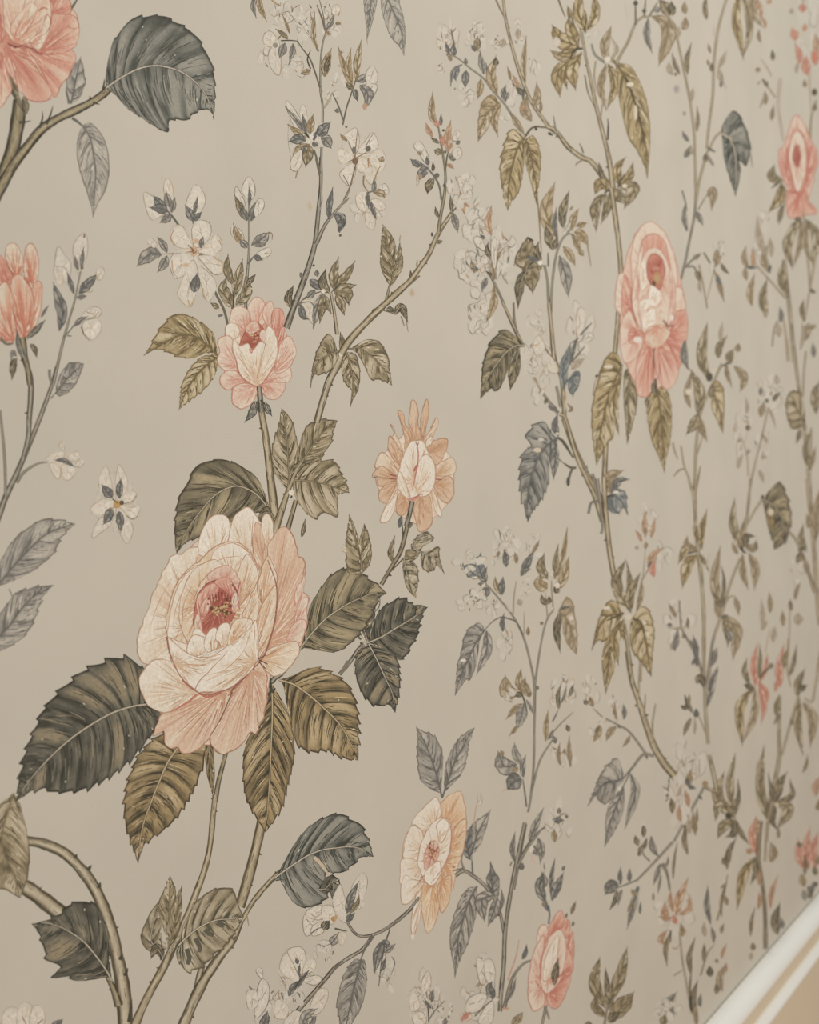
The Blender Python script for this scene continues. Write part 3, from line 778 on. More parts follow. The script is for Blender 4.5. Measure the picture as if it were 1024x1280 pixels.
with bloom('rose_bloom', 'apricot ragged flower with ivory heart right of the great rose', '470,300 600,340 740,480 740,720 620,860 520,900 390,820 280,700 260,520 380,380', 'peach', '500,600'):
    Pt('480,370 470,240 485,110 520,140 530,260 545,360', '510,370', 'buffd', .5); Pt('545,360 545,220 580,98 595,200 560,340', '540,370', 'buffd', .6)
    Pt('440,420 440,330 395,180 430,190 445,260 480,300 490,370', '480,380', 'buffd', .7); Pt('550,370 600,300 640,215 655,250 620,330 570,390', '550,380', 'buff', .6)
    Pt('430,430 390,340 345,255 375,300 330,420 400,460', '430,450', 'buff', .4); Pt('410,520 340,430 345,330 400,410 430,450', '410,530', 'buffd', .5)
    Pt('390,590 300,540 250,530 285,440 340,470 395,560', '390,590', 'buff', .35)
    Pt('390,620 280,655 260,590 235,600 245,560 300,525 370,580', '390,610', 'buffd', .6); Pt('390,640 330,760 290,750 270,710 310,650 370,620', '385,640', 'buffd', .7)
    Pt('400,680 350,860 290,885 300,820 350,740', '400,680', 'cream', .3); Pt('470,740 440,830 395,838 385,780 410,700', '450,720', 'buffd', .7)
    Pt('500,740 505,840 525,930 560,945 615,890 610,760 590,710 540,710', '540,710', 'buffd', .6); Pt('610,680 640,820 675,850 665,790 630,690', '610,670', 'cream', .4)
    Pt('635,640 660,720 700,760 745,730 755,640 720,590', '640,640', 'buffd', .5); Pt('640,580 640,520 690,490 745,470 770,560 700,590', '640,600', 'buff', .5)
    Pt('590,430 590,390 640,360 715,355 700,440 640,520', '595,440', 'buffd', .7); Pt('575,400 580,360 615,340 610,390', '590,400', 'cream', .3)
    Pt('400,560 430,460 480,370 520,362 560,370 590,430 635,520 640,600 610,690 540,720 480,735 410,690 388,620', '510,640', 'cream', .35)
    Pt('520,540 545,470 595,455 635,530 635,620 600,700 530,715 505,620', '520,700', 'cream', .35); Pt('395,600 410,560 450,650 475,730 420,700', '470,725', 'cream', .3)
    T('520,395 528,460 515,560 490,680', 9, (188, 118, 104), 'petal_line'); T('500,560 520,515 530,530', 12, (176, 100, 86), 'petal_line'); T('480,735 520,720 545,700', 10, (168, 94, 80), 'petal_line')
    T('345,580 390,590', 8, (150, 84, 76), 'petal_line'); T('350,605 390,610', 8, (150, 84, 76), 'petal_line'); T('640,610 680,610', 8, (150, 84, 76), 'petal_line'); D(495, 735, 13, (196, 130, 116)); T('515,375 525,395 530,375', 12, (150, 92, 76), 'petal_line')
S('490,750 470,840 450,910', 30, 26, 'slate', thorns=0)
# ================================================================== the great rose and its near leaves
tile(0, 780, 4)
L('740,400 650,415 540,455 400,540 300,620 200,720 120,820 80,888', '722,370 728,290 715,215 640,168 560,168 480,200 400,240 330,298 260,370 203,442 170,520 143,580 113,660 93,760 85,830 80,888',
  '810,430 795,500 740,580 680,662 620,718 560,764 500,798 440,828 350,843 270,843 210,832 140,848 80,888', 'slated', 12, 7, con=.6, rib=1.7, label='large dark green serrated leaf below left of the great rose')
L('895,610 840,690 800,780 760,880 720,990 700,1090 690,1195', '830,540 760,580 700,640 650,740 618,860 623,980 638,1060 658,1110 690,1195', '1030,560 1024,680 992,780 952,870 890,962 830,1024 770,1072 720,1112 690,1195', 'brown', 11, 5, con=1.0, rib=1.6, label='bronze brown serrated leaf hanging under the great rose')
tile(160, 680, 4)
l('400,950 410,1100 425,1260', 46, 'brown')
L('720,680 722,850 716,1000 710,1150 700,1300 688,1442', '700,740 640,900 588,1000 573,1130 588,1270 640,1370 688,1442', '742,740 792,820 823,930 833,1060 803,1200 772,1320 720,1400 688,1442', 'brown', 11, 4, con=1.0, rib=1.5, label='narrow bronze leaf pointing straight down below the great rose')
S('680,640 715,690 735,670 770,650', 26, 20, 'slate', thorns=0); T('700,650 720,740 735,720', 18, (66, 64, 52))

with bloom('rose_bloom', 'great pale peach rose in full bloom with dark pink heart', '240,120 400,-60 640,-120 780,20 860,220 850,480 720,640 660,900 460,1000 250,960 120,760 90,560 110,330', 'peach', '430,400'):
    Pt('345,40 370,-60 410,-130 450,-150 497,-130 517,-70 515,20 440,60 400,70', '440,80', 'white', .35)
    Pt('505,20 512,-90 545,-150 590,-182 622,-172 665,-90 695,-20 705,90 650,140 570,60', '610,110', 'white', .6)
    Pt('630,60 625,-40 640,-110 668,-80 695,0 705,120 680,160', '680,140', 'peach', .8)
    Pt('665,-90 690,-152 722,-112 722,-20 702,30', '700,20', 'cream', .5)
    Pt('700,20 740,-60 785,-82 832,-30 852,60 872,68 888,120 882,190 870,235 902,270 892,330 895,400 872,480 852,520 760,560 660,590 700,480 745,330 740,200 710,90', '690,500', 'peach', .95, ow=1.2, wob=2.0)
    Pt('840,330 870,270 902,270 895,330 890,400 840,420', '830,420', 'pinkw', .5); Pt('810,430 850,380 890,390 872,480 830,500 790,480', '780,500', 'pinkw', .5)
    Pt('660,590 700,530 780,500 845,490 852,550 790,632 722,657', '665,575', 'peachw', .6)
    Pt('835,330 840,220 870,180 880,110 885,190 872,250 850,320', '840,330', 'pinkw', .4)
    # left outer petal, white with an apricot hatched inner side
    Pt('340,10 280,40 210,75 160,170 110,290 70,400 46,490 58,570 100,607 180,595 250,630 330,560 330,300 345,60', '330,400', 'white', .75, hatch=90, ow=1.2, wob=2.0)
    # cup
    Pt('350,90 430,20 520,-10 600,30 660,130 700,200 740,200 746,330 700,500 600,640 510,722 400,757 320,722 260,660 215,560 195,450 195,350 235,220 290,140', '440,340', 'peachw', .8, hatch=120, ow=1.2, wob=2.0)
    Pt('420,60 470,10 540,0 610,50 655,130 640,220 560,160 500,120 440,110', '520,180', 'white', .5)
    Pt('200,470 205,380 240,230 300,140 350,110 330,210 290,300 280,420 300,520 260,560', '300,420', 'white', .6, hatch=50)
    Pt('300,490 258,380 265,260 330,130 430,80 470,120 400,150 345,230 330,340 350,440', '370,300', 'peachw', .6)
    Pt('640,330 650,200 695,60 735,130 742,205 690,290', '670,320', 'peachw', .7); Pt('600,650 638,430 660,330 740,202 747,330 702,490 642,592', '620,600', 'peachw', .8)
    Pt('545,420 575,300 600,200 640,170 652,290 640,390 590,450', '580,440', 'peachw', .55); Pt('530,340 522,260 560,110 600,50 652,150 622,240 575,340', '550,330', 'peachw', .55)
    Pt('400,150 480,108 530,130 562,200 548,270 480,195 420,195', '470,210', 'pinkw', .7)
    # heart
    Pt('335,430 338,290 390,205 480,175 535,220 548,290 525,370 470,430 400,450', '450,320', 'deep', .9, hatch=40, ow=1.2)
    Pt('345,330 350,260 400,205 450,200 440,250 390,310 370,390', '360,380', 'pink', .6); Pt('360,340 380,280 410,260 405,330 380,370', '370,380', 'pink', .5)
    Pt('430,190 500,170 545,240 540,300 505,250', '520,260', 'pink', .6); Pt('340,440 330,400 350,350 365,400 372,445', '350,440', 'pinkw', .5)
    Pt('520,330 520,265 548,240 556,290 540,340', '530,340', 'pinkw', .3)
    stamens('465,320', 62, 52, 26, 5, ((176, 150, 96), (190, 166, 112), (120, 70, 54), (104, 60, 48)), 1.5); stamens('450,280', 70, 40, 18, 6, ((122, 56, 50), (140, 66, 56), (196, 132, 110)), 1.0)
    stamens('468,338', 38, 40, 22, 8, ((186, 164, 108), (196, 178, 126), (96, 74, 44)), 1.3)
    for k in range(9): T('%d,%d %d,%d' % (415 + k * 14, 290 - 6 * math.sin(k * .5), 405 + k * 16, 258 - 18 * math.sin(k * .4)), 5, (140, 62, 54), 'petal_line')
    Pt('260,560 200,470 300,500 330,430 372,440 420,540 340,570 290,560', '300,590', 'white', .5); Pt('300,500 330,455 380,470 400,520 350,560 300,550', '350,575', 'white', .4)
    Pt('380,500 400,440 440,420 455,470 440,530 400,540', '420,560', 'white', .4); Pt('440,480 455,412 500,395 522,460 482,510', '480,530', 'white', .4)
    Pt('500,470 540,380 622,385 570,480 510,510', '520,490', 'peachw', .5)
    Pt('200,470 260,520 330,560 420,560 520,500 480,590 400,650 340,722 270,692 220,592', '235,600', 'white', .45, hatch=60)
    Pt('340,722 400,640 480,560 545,490 600,440 640,380 655,500 642,592 592,662 522,718 400,757', '640,592', 'white', .5, hatch=70, ow=1.2)
    Pt('480,560 560,480 610,400 625,420 590,520 520,590', '620,400', 'white', .3, ow=0)
    # skirt
    Pt('410,970 400,900 450,850 500,760 570,690 622,622 652,592 692,662 693,760 680,860 650,905 655,920 640,950 612,940 560,1010 480,1047 430,1022', '620,640', 'peach', .75, hatch=90, ow=1.2, wob=2.0)
    Pt('125,957 180,840 270,800 350,745 440,745 522,732 470,862 402,972 340,1032 270,1047 252,1012 210,1022 182,982 180,932', '480,735', 'peach', .8, hatch=100, ow=1.2, wob=2.0)
    Pt('65,650 130,578 210,590 250,640 310,720 352,747 280,802 200,842 140,832 88,790 58,700', '330,740', 'white', .65, hatch=70, ow=1.2)
    T('345,750 300,790 215,838', 10, (190, 112, 92), 'petal_line', (1, .5)); T('350,745 400,765 470,745', 9, (184, 110, 90), 'petal_line'); T('590,660 530,720 500,760', 8, (150, 84, 72), 'petal_line')
    T('620,630 680,560 720,450 742,330 742,205 700,80', 6, (158, 96, 80), 'petal_line'); T('270,680 330,730 400,755 510,720 600,650', 7, (164, 104, 84), 'petal_line')
    T('195,460 215,560 265,665 330,725', 6, (164, 104, 84), 'petal_line'); T('520,200 545,240 552,290', 8, (150, 76, 68), 'petal_line'); T('560,190 548,250 560,330', 6, (176, 100, 88), 'petal_line')
    T('520,740 470,860 410,965', 5, (110, 78, 62), 'petal_line'); T('655,580 700,600', 5, (110, 66, 56), 'petal_line'); T('655,590 690,625', 5, (110, 66, 56), 'petal_line'); T('650,575 690,555', 5, (110, 66, 56), 'petal_line')
    for q in ('230,560 300,600 390,600 470,560', '250,610 320,650 390,640', '300,560 360,580 440,560', '380,690 470,640 560,560 610,470', '430,730 520,680 600,600', '240,470 270,400 280,300 320,210', '225,430 240,320 290,200', '560,240 590,150 600,80', '600,300 630,240', '590,400 620,330', '650,480 690,380 720,280', '660,260 690,170', '110,420 150,300 220,170', '420,100 480,70 560,60'):
        T(q, 4, (196, 146, 112), 'petal_line', (.3, .3))
# ================================================================== rose spray above the great rose
tile(160, 200, 4)
T('500,830 480,750 440,670 390,560 350,480', 13, (104, 96, 78)); T('330,440 300,390 280,345', 7, (130, 110, 84)); T('330,455 240,467 170,470', 7, (140, 116, 88)); T('255,328 220,280 190,245', 11, (96, 94, 84)); T('325,400 325,290', 8, (96, 92, 80))
S('588,745 595,600 605,450 605,300 606,190', 15, 7, 'slate', thorns=0)
with bloom('blossom', 'white five petalled blossom above the two golden leaves', '230,330 400,310 470,420 470,560 400,640 320,720 250,640 220,480', 'white', '330,455'):
    G('320,440 240,432 210,380 230,330 270,330 300,380', .95); G('330,430 320,340 360,300 410,320 412,380 370,430', .95); G('350,460 400,420 440,370 472,420 452,470 400,490', .9)
    G('350,480 420,480 482,520 472,562 430,572 380,520', .8); G('310,470 230,470 208,520 238,592 300,560 330,500', .95); G('320,500 262,620 250,680 310,737 342,660 350,560', .8); G('350,530 420,580 442,640 400,712 370,640', .7)
    D(330, 456, 20, (184, 140, 104), 26, soft=(198, 168, 134)); D(340, 405, 20, (190, 150, 116), 15, soft=(204, 184, 156)); D(290, 525, 18, (192, 152, 112), 12, soft=(204, 184, 154)); T('318,440 330,470 345,450', 5, (120, 84, 62)); T('230,345 215,390 240,430', 5, (170, 132, 96)); T('220,500 225,560 250,590', 5, (176, 140, 98)); T('455,400 470,440 440,470', 5, (182, 148, 108)); T('430,490 475,520 470,560', 5, (182, 148, 108)); T('300,700 312,733 330,690', 6, (180, 146, 96)); T('375,640 380,690 405,660', 5, (180, 150, 106)); l('365,440 375,385', 28, 'grey'); l('330,662 345,570', 52, 'dgrey'); T('300,425 330,455 290,460', 5, (120, 90, 66)); T('355,470 380,470', 8, (100, 92, 80))
l('168,475 110,470 48,527', 74, 'grey'); l('195,462 150,388', 36, 'grey'); l('195,478 150,558', 46, 'grey'); G('130,440 95,410 115,390 145,420', .6)
G('185,240 90,160 80,200 110,292 150,292', .8); G('200,205 178,150 190,93 216,110 228,190', .9)
l('195,245 130,180', 46, 'dgrey'); l('200,258 112,238', 50, 'dgrey'); l('208,235 190,158', 40, 'grey'); l('218,262 235,190', 32, 'grey'); l('212,270 162,312', 44, 'grey')
G('325,300 288,240 310,160 340,123 372,150 387,210 350,282', .9, lines=1); l('325,305 288,228', 42, 'dgrey'); l('325,305 367,262', 32, 'dgrey'); l('330,272 347,188', 24, 'grey')
G('600,200 568,150 600,83 632,120 632,182', .8); G('590,270 540,200 540,130 580,200', .6); l('595,305 535,180', 40, 'olive'); l('598,300 560,240', 36, 'dgrey'); l('615,305 655,200', 42, 'dgrey'); G('630,250 650,196 678,200 678,242 640,285', .9); l('605,225 605,138', 18, 'dgrey')
G('580,380 530,320 515,370 560,410', .7); l('590,430 545,380 528,322', 40, 'ochre'); l('595,440 560,400', 40, 'grey'); l('618,425 660,400 705,362', 62, 'grey'); G('640,470 700,438 715,470 660,497', .9); l('632,478 672,500', 32, 'dgrey'); T('600,520 630,480', 9, GS); T('690,370 720,365 720,400', 5, (130, 108, 80))
l('530,750 475,650 490,590', 60, 'olive'); l('530,690 550,600 572,502', 50, 'olive'); l('520,620 495,540 500,478', 42, 'olive'); l('540,725 590,660 590,575', 56, 'olive'); l('595,625 637,573', 28, 'moss'); l('455,742 415,715', 28, 'olive'); T('525,740 532,600', 6, DK); T('452,780 475,775', 12, GS)
L('448,978 400,930 350,890 280,872 200,905 78,978', '445,940 422,860 350,800 270,768 210,783 150,850 110,930 78,978', '445,990 380,962 320,992 240,982 170,952 110,952 78,978', 'gold', 7, 3, con=.7, rib=.9, label='golden leaf left of the small pink flower, upper of two')
L('448,985 390,1030 340,1080 290,1160 255,1248', '440,975 370,983 310,1040 268,1120 255,1248', '452,1005 432,1082 387,1143 342,1183 292,1218 255,1248', 'gold', 7, 3, con=.7, rib=.9, label='golden leaf left of the small pink flower, lower of two')
with bloom('rose_bloom', 'small pink flower with ivory cup between golden leaves and stem', '520,810 640,740 760,790 800,950 770,1100 660,1170 540,1170 480,1060 480,900', 'salmon', '640,960'):
    Pt('600,760 610,710 650,684 682,720 692,800 640,835', '640,860', 'pinkw', .6); Pt('680,800 680,740 710,704 727,730 735,850', '710,860', 'pinkw', .7); Pt('720,850 723,760 745,738 777,760 784,840 765,920 740,930', '745,930', 'pink', .7)
    Pt('510,810 520,750 560,733 602,760 602,830 550,872', '590,860', 'pinkw', .6); Pt('488,880 498,820 540,818 560,860 530,905 520,962', '560,930', 'cream', .5)
    Pt('460,960 453,900 500,878 532,920 532,1010 545,1055 470,1042 447,1000', '545,1030', 'pinkw', .5); Pt('467,1080 500,1053 547,1060 582,1112 540,1132 500,1148 463,1120', '580,1100', 'pinkw', .6)
    Pt('522,1180 530,1140 580,1113 642,1125 647,1160 612,1222 570,1243 526,1220', '640,1125', 'pinkw', .6, ow=1.3); Pt('660,1128 700,1098 762,1090 788,1132 760,1182 710,1198 680,1172', '670,1120', 'pinkw', .7)
    Pt('690,1110 735,1040 800,1028 818,1080 790,1112 740,1110', '690,1110', 'pinkw', .5); Pt('738,1010 755,930 800,882 832,920 837,980 800,1042 740,1065', '735,1060', 'pinkw', .6)
    Pt('555,940 585,860 600,828 640,808 682,850 697,910 650,915 620,950', '635,930', 'deep', .8)
    stamens('637,885', 30, 30, 24, 3, ((186, 160, 112), (200, 180, 136), (120, 60, 50)), 1.1)
    Pt('590,860 600,825 640,805 660,850 620,855', '620,870', 'pinkw', .6); Pt('660,860 680,850 700,880 690,915 665,900', '675,910', 'pinkw', .5)
    Pt('540,1000 524,940 528,893 560,930 600,918 622,955 660,908 690,918 692,860 706,828 737,870 747,950 732,1022 692,1092 650,1132 600,1112 560,1072', '640,1120', 'cream', .5, hatch=50)
    T('540,1000 560,1070 600,1110 650,1130 690,1092 735,1015', 5, (186, 112, 90), 'petal_line'); T('608,945 616,970 622,950', 8, (196, 110, 96), 'petal_line')
    T('655,1125 700,1110 760,1085', 4, (190, 120, 100), 'petal_line')
tile(160, 480, 4)
l('640,85 625,140 588,187', 42, 'slate'); l('685,90 718,158', 34, 'slate'); S('655,10 662,90 668,140', 22, 24, 'slate', thorns=0); T('662,80 685,100', 8, DK)

# ---- pale sprays top centre
tile(320, 200, 5.12)
S('415,-20 415,160 400,330 380,520 350,640 310,760 250,920 195,1075', 18, 40, 'slate', thorns=2)
S('385,540 440,420 500,340 560,270 600,185', 24, 9, 'slate', thorns=0)
T('385,-10 400,60 415,140', 12, (104, 98, 84))
l('468,380 465,300 490,185', 42, 'dgrey'); L('495,345 540,360 555,410 535,465', '520,335 570,350 575,410 535,465', '505,370 520,410 525,450 535,465', 'dgrey', 3, 1, rib=.6); D(540, 482, 8, (96, 90, 78))
D(345, 290, 20, (186, 166, 128), 26, soft=PAPER); T('345,280 350,330', 6, (182, 158, 116))
l('285,720 300,770', 22, 'grey'); l('222,942 205,880 238,808', 50, 'moss'); T('365,670 375,680', 16, DK, 'thorn')
T('265,935 330,872 415,842', 12, (108, 100, 84)); l('345,765 420,828', 56, 'dgrey'); l('395,745 390,702', 32, 'grey'); G('290,920 330,890 370,930 380,1050 340,1020', .4); l('285,925 300,1000 330,1018', 46, 'dgrey'); T('290,915 350,910 380,970 375,1060', 7, (120, 112, 98))
l('330,880 380,830', 46, 'grey'); l('425,855 390,950 368,1068', 60, 'grey', con=.8); l('435,855 410,1035', 56, 'olive'); l('440,865 480,978', 42, 'olive'); l('470,850 430,790 445,705', 62, 'moss'); l('500,825 500,720 527,632', 62, 'olive'); l('510,815 580,740 630,655', 56, 'olive', con=.8)
l('495,830 560,820 635,800', 60, 'olive'); l('500,840 580,850 595,920', 90, 'olive', con=.6); l('515,860 565,985', 56, 'olive'); T('540,790 480,850', 7, DK)
S('480,850 500,960 520,1115', 16, 20, 'olive', thorns=0); D(430, 840, 14, (212, 202, 186))
S('545,1240 600,1155 680,1065 780,965 880,872 1040,730', 46, 36, 'olive', thorns=3)
S('835,890 860,790', 18, 12, 'moss', thorns=0)
L('865,800 880,700 850,560 812,412', '840,780 798,680 798,560 812,412', '885,720 900,600 880,500 812,412', 'olive', 6, 1.5, con=.8, rib=.8); L('868,800 880,720 905,630 922,528', '870,700 900,600 922,528', '895,770 942,680 935,590 922,528', 'olive', 5, 1.2, con=.8, rib=.7)
T('920,520 925,480', 6, (160, 140, 110)); l('985,760 990,708', 20, 'moss'); D(1000, 850, 22, (178, 148, 108), 30, soft=PAPER)
S('800,958 840,965 900,985', 10, 12, 'moss', thorns=0); l('835,955 885,968', 40, 'moss'); l('890,985 930,940 970,1030', 50, 'moss'); T('930,1000 950,1060', 8, (130, 118, 92)); T('960,1010 975,1100', 4, (130, 118, 92))
tile(440, 100, 5.12)
S('370,1290 420,1220 490,1120 540,1010 580,940 640,850', 36, 22, 'olive', thorns=3); T('630,860 670,815 705,775', 10, (104, 92, 72))
S('555,970 570,860 592,740 600,620 590,520 570,400 555,300', 22, 8, 'moss', thorns=1); T('575,770 560,680 530,620 480,560 440,530', 12, (108, 102, 90)); T('600,570 610,490 625,440', 10, (96, 90, 76))
l('555,880 535,815', 24, 'moss'); l('540,1035 582,1030', 26, 'olive'); T('415,1190 420,1150', 10, OC, 'thorn'); T('515,1000 512,975', 12, DK, 'thorn'); D(595, 675, 12, (86, 80, 68))
l('552,305 510,220 517,88', 46, 'ochre'); l('555,300 540,255', 36, 'rosy'); l('572,290 572,222', 22, 'dgrey'); l('515,365 475,278', 36, 'peach'); l('560,405 508,370', 24, 'moss'); l('582,420 575,350', 30, 'rosy'); l('600,410 605,370', 26, 'rosy'); l('618,460 610,380 632,268', 46, 'peach'); l('572,475 528,448', 46, 'olive')
l('618,490 682,478', 56, 'grey'); l('610,540 652,565', 26, 'peach'); l('668,412 692,388', 26, 'dgrey'); l('630,440 640,400', 24, 'peach'); G('640,380 670,320 695,340 670,390', .5); G('640,460 690,430 705,480 670,510', .5); D(587, 322, 8, DK); D(598, 460, 10, GS)
G('430,470 395,420 440,393 490,490 470,530', .7); l('490,545 480,488', 30, 'dgrey'); l('440,480 425,455', 24, 'ochre'); l('452,550 378,508', 44, 'dgrey'); l('490,558 450,590 430,640', 62, 'dgrey'); l('440,605 430,635', 30, 'peach'); l('525,628 500,670 485,725', 56, 'moss'); l('520,585 520,528', 22, 'moss'); D(545, 610, 16, (100, 98, 88)); G('420,600 415,680 430,650', .4)
l('640,850 632,745', 28, 'moss'); l('648,850 660,900 678,968', 46, 'grey'); l('700,770 705,668', 34, 'peach'); l('705,760 712,720', 30, 'moss'); l('708,778 735,830 745,880', 50, 'peach'); l('730,745 772,725', 22, 'moss'); G('690,690 680,620 720,640 720,700', .6); G('730,720 740,600 770,680 760,720', .6); G('750,870 775,920 745,920', .5); D(700, 780, 10, DK)
wisp(700, 680, 90, 110, 9, 31, .15)

tile(320, 0, 5.12)
wisp(190, 90, 110, 110, 12, 41, .2); wisp(330, 130, 60, 150, 10, 42, .3); wisp(90, 330, 70, 150, 8, 43, .15); wisp(250, 440, 70, 90, 7, 44, .2); wisp(560, 420, 60, 130, 8, 45, .25); wisp(470, 580, 60, 60, 6, 46, .2); wisp(480, 120, 60, 110, 8, 47, .3)
S('418,1290 415,1150 420,950 428,700 412,560 418,350 440,230 480,130 515,60', 16, 7, 'slate', thorns=0)
T('412,1110 385,1000 350,895', 12, (104, 98, 84)); T('410,560 375,450 345,375 290,300 270,265', 9, (100, 92, 76)); T('435,690 465,650 485,605', 14, (168, 152, 128)); T('555,800 580,690 620,570 650,470 672,370', 10, (98, 92, 80)); T('560,770 525,670 490,600', 9, (104, 98, 84)); T('510,700 530,720', 22, GS, 'thorn')
T('442,190 420,110 390,30', 9, (104, 96, 80)); T('445,200 430,90 405,-10', 6, (120, 108, 88)); T('400,330 380,290', 12, GS); T('350,440 330,380 350,320', 8, DK)
G('130,300 58,290 48,230 90,198 130,240', .7); G('140,250 80,350 100,440 150,482 160,380', .5); l('185,275 150,370', 56, 'grey'); l('238,278 215,388', 42, 'grey'); l('205,250 130,188', 30, 'olive'); T('160,260 220,258 272,263', 7, (72, 68, 58)); l('215,212 170,95', 20, 'ochre'); D(125, 290, 16, (140, 130, 114))
l('395,320 370,230 375,88', 34, 'ochre'); l('440,490 450,400 480,318', 60, 'ochre', con=.9); l('445,470 470,360', 34, 'moss'); l('350,450 290,470', 40, 'ochre'); G('490,92 488,50 520,28 542,60 520,92', .7); l('450,190 500,105', 34, 'grey'); l('480,220 440,190', 24, 'ochre'); l('510,150 545,150', 24, 'ochre')
l('612,562 570,440 528,305', 38, 'ochre'); l('612,552 590,430 607,318', 50, 'ochre'); l('645,525 650,400 672,268', 48, 'ochre', con=.8); l('650,522 690,500 742,478', 54, 'grey'); l('620,570 575,530', 40, 'olive'); G('700,480 740,420 778,470 772,530 720,542', .6); G('680,550 772,540 762,600 720,652', .6); l('638,570 650,645', 38, 'dgrey'); l('665,545 715,600 705,690', 66, 'grey', con=.9); D(698, 680, 14, (182, 142, 112), 22)
with bloom('blossom', 'dense grey and ochre star blossom with white dot on slim stem', '220,700 330,680 400,760 480,800 480,930 380,960 330,1050 230,1060 190,880', 'white', '345,880'):
    G('330,870 240,800 190,660 215,655 290,770', .7); G('320,850 280,740 300,665 325,720 330,840', .7); l('335,870 270,780 195,690', 36, 'grey'); l('320,850 300,740', 36, 'dgrey'); l('345,860 365,738', 54, 'ochre', con=.9); l('320,885 210,800', 46, 'ochre'); l('320,900 270,890 212,905', 70, 'dgrey', con=.9); l('330,920 235,1005', 60, 'ochre'); G('300,950 230,1010 225,1080 270,1090 310,1000', .7); l('340,920 330,990 320,1060', 76, 'olive', con=.9); l('360,915 398,935', 36, 'dgrey'); l('400,872 430,830 475,785', 74, 'dgrey', con=.9); l('415,880 450,900 480,945', 72, 'grey', con=.8); l('370,900 400,830', 24, 'dgrey'); D(352, 876, 16, (212, 204, 190)); l('300,970 310,930', 30, 'dgrey'); T('270,1090 255,1140', 8, OC); T('340,880 310,850', 10, DK)
with bloom('blossom', 'pale open blossom with ochre stamens above the lone gold leaf', '560,870 700,850 800,960 800,1090 700,1110 600,1180 540,1100 530,980', 'white', '635,1000'):
    G('630,980 580,900 560,868 640,818 662,900 647,970', .85); G('650,970 700,900 750,848 782,940 700,982', .85); G('620,1000 540,948 523,1000 550,1052 620,1032', .85); G('625,1040 550,1090 538,1130 600,1192 637,1110', .85); G('650,1030 690,1000 722,1050 700,1102 650,1092', .85); G('720,1000 800,958 832,1030 800,1102 740,1062', .75); G('690,1090 760,1070 780,1130 730,1180', .6)
    for q in ('635,1010 610,950 590,900', '635,1010 640,930 650,830', '640,1010 680,990 720,965', '625,1020 580,1040', '640,1040 635,1090'): T(q, 6, (120, 98, 74), 'stamen')
    D(628, 960, 14, (112, 106, 94), 22); D(718, 952, 18, (102, 96, 84)); D(635, 1030, 20, (124, 96, 74), 24); l('800,1040 815,1000', 40, 'ochre'); T('760,1150 780,1090 800,1060', 8, (150, 120, 84)); l('585,900 540,860', 26, 'ochre'); T('720,1010 720,1070', 10, (160, 124, 88)); T('700,940 740,870 760,850', 5, (110, 100, 84))
T('637,1060 615,1150 600,1200 560,1280', 9, (120, 100, 76)); T('560,1120 600,1195', 5, (120, 108, 90))
L('745,-90 735,20 725,120 710,258', '690,-60 690,30 700,130 710,258', '782,-60 772,30 747,140 710,258', 'greyl', 5, 1.2, rib=.7); T('710,250 715,285', 5, OC); L('820,-60 860,30 890,100 930,200 948,358', '798,-20 805,70 830,160 870,252 915,292 948,358', '902,-30 932,60 952,150 960,240 948,358', 'greyl', 6, 2, con=.8, rib=.9)
l('15,-30 30,50 65,130', 40, 'ochre'); l('0,-30 -20,40 0,110', 34, 'grey'); T('100,0 150,40', 10, OC); D(578, 812, 8, GS)
tile(320, 200, 5.12)
wisp(720, 330, 90, 100, 9, 51, .25)
G('640,230 700,200 722,260 700,332 650,302', .8); G('730,262 782,250 832,300 790,325', .7); G('820,230 768,210 820,150 852,200', .8); G('700,330 762,380 752,442 708,422', .5); l('755,212 755,118', 32, 'grey'); l('715,205 722,308', 32, 'dgrey'); l('735,265 768,375', 30, 'dgrey'); l('758,210 800,215 825,240', 50, 'ochre', con=.9); T('690,100 690,160 720,205', 9, (140, 112, 80)); T('720,208 760,195', 9, GS); T('560,280 600,240', 9, (130, 110, 80))

# ---- lower centre: leaf on the branch, blossoms, peach flower
tile(320, 980, 4.2667)
S('0,610 50,545 110,485 200,425', 26, 14, 'olive', thorns=2)
L('100,500 200,430 280,380 360,350 440,340 490,335 560,345 627,388', '130,460 180,360 240,270 300,213 360,178 440,155 502,183 557,213 592,270 612,330 627,388', '108,518 160,512 163,570 200,632 270,662 340,640 385,600 372,500 385,470 420,478 462,472 522,432 562,392 627,388', 'slate', 9, 4, con=1.05, rib=1.5, label='grey green leaf with curled tip on the branch below the bronze leaves')
l('330,560 370,560 408,520 410,620', 70, 'slated', con=.9)
T('310,390 350,430 390,490', 18, (196, 176, 146), 'leaf_marking')
S('860,635 800,690 740,740 680,780 620,805 560,812 520,788 488,738', 20, 13, 'dgrey', thorns=0); S('625,808 570,880 490,930 420,980 370,1040 310,1110 240,1190 170,1275', 18, 24, 'dgrey', thorns=1); T('625,810 580,880 560,935', 13, (102, 98, 88))
G('480,740 428,700 408,620 430,560 452,535 472,600 482,660', .7); G('515,640 508,560 540,500 575,473 595,520 578,600 550,672', .7); l('485,690 510,600 545,525', 44, 'dgrey'); l('480,735 525,690', 36, 'dgrey'); l('500,690 540,640 550,600', 30, 'olive'); T('560,640 575,650', 24, (206, 196, 178), 'fleck')
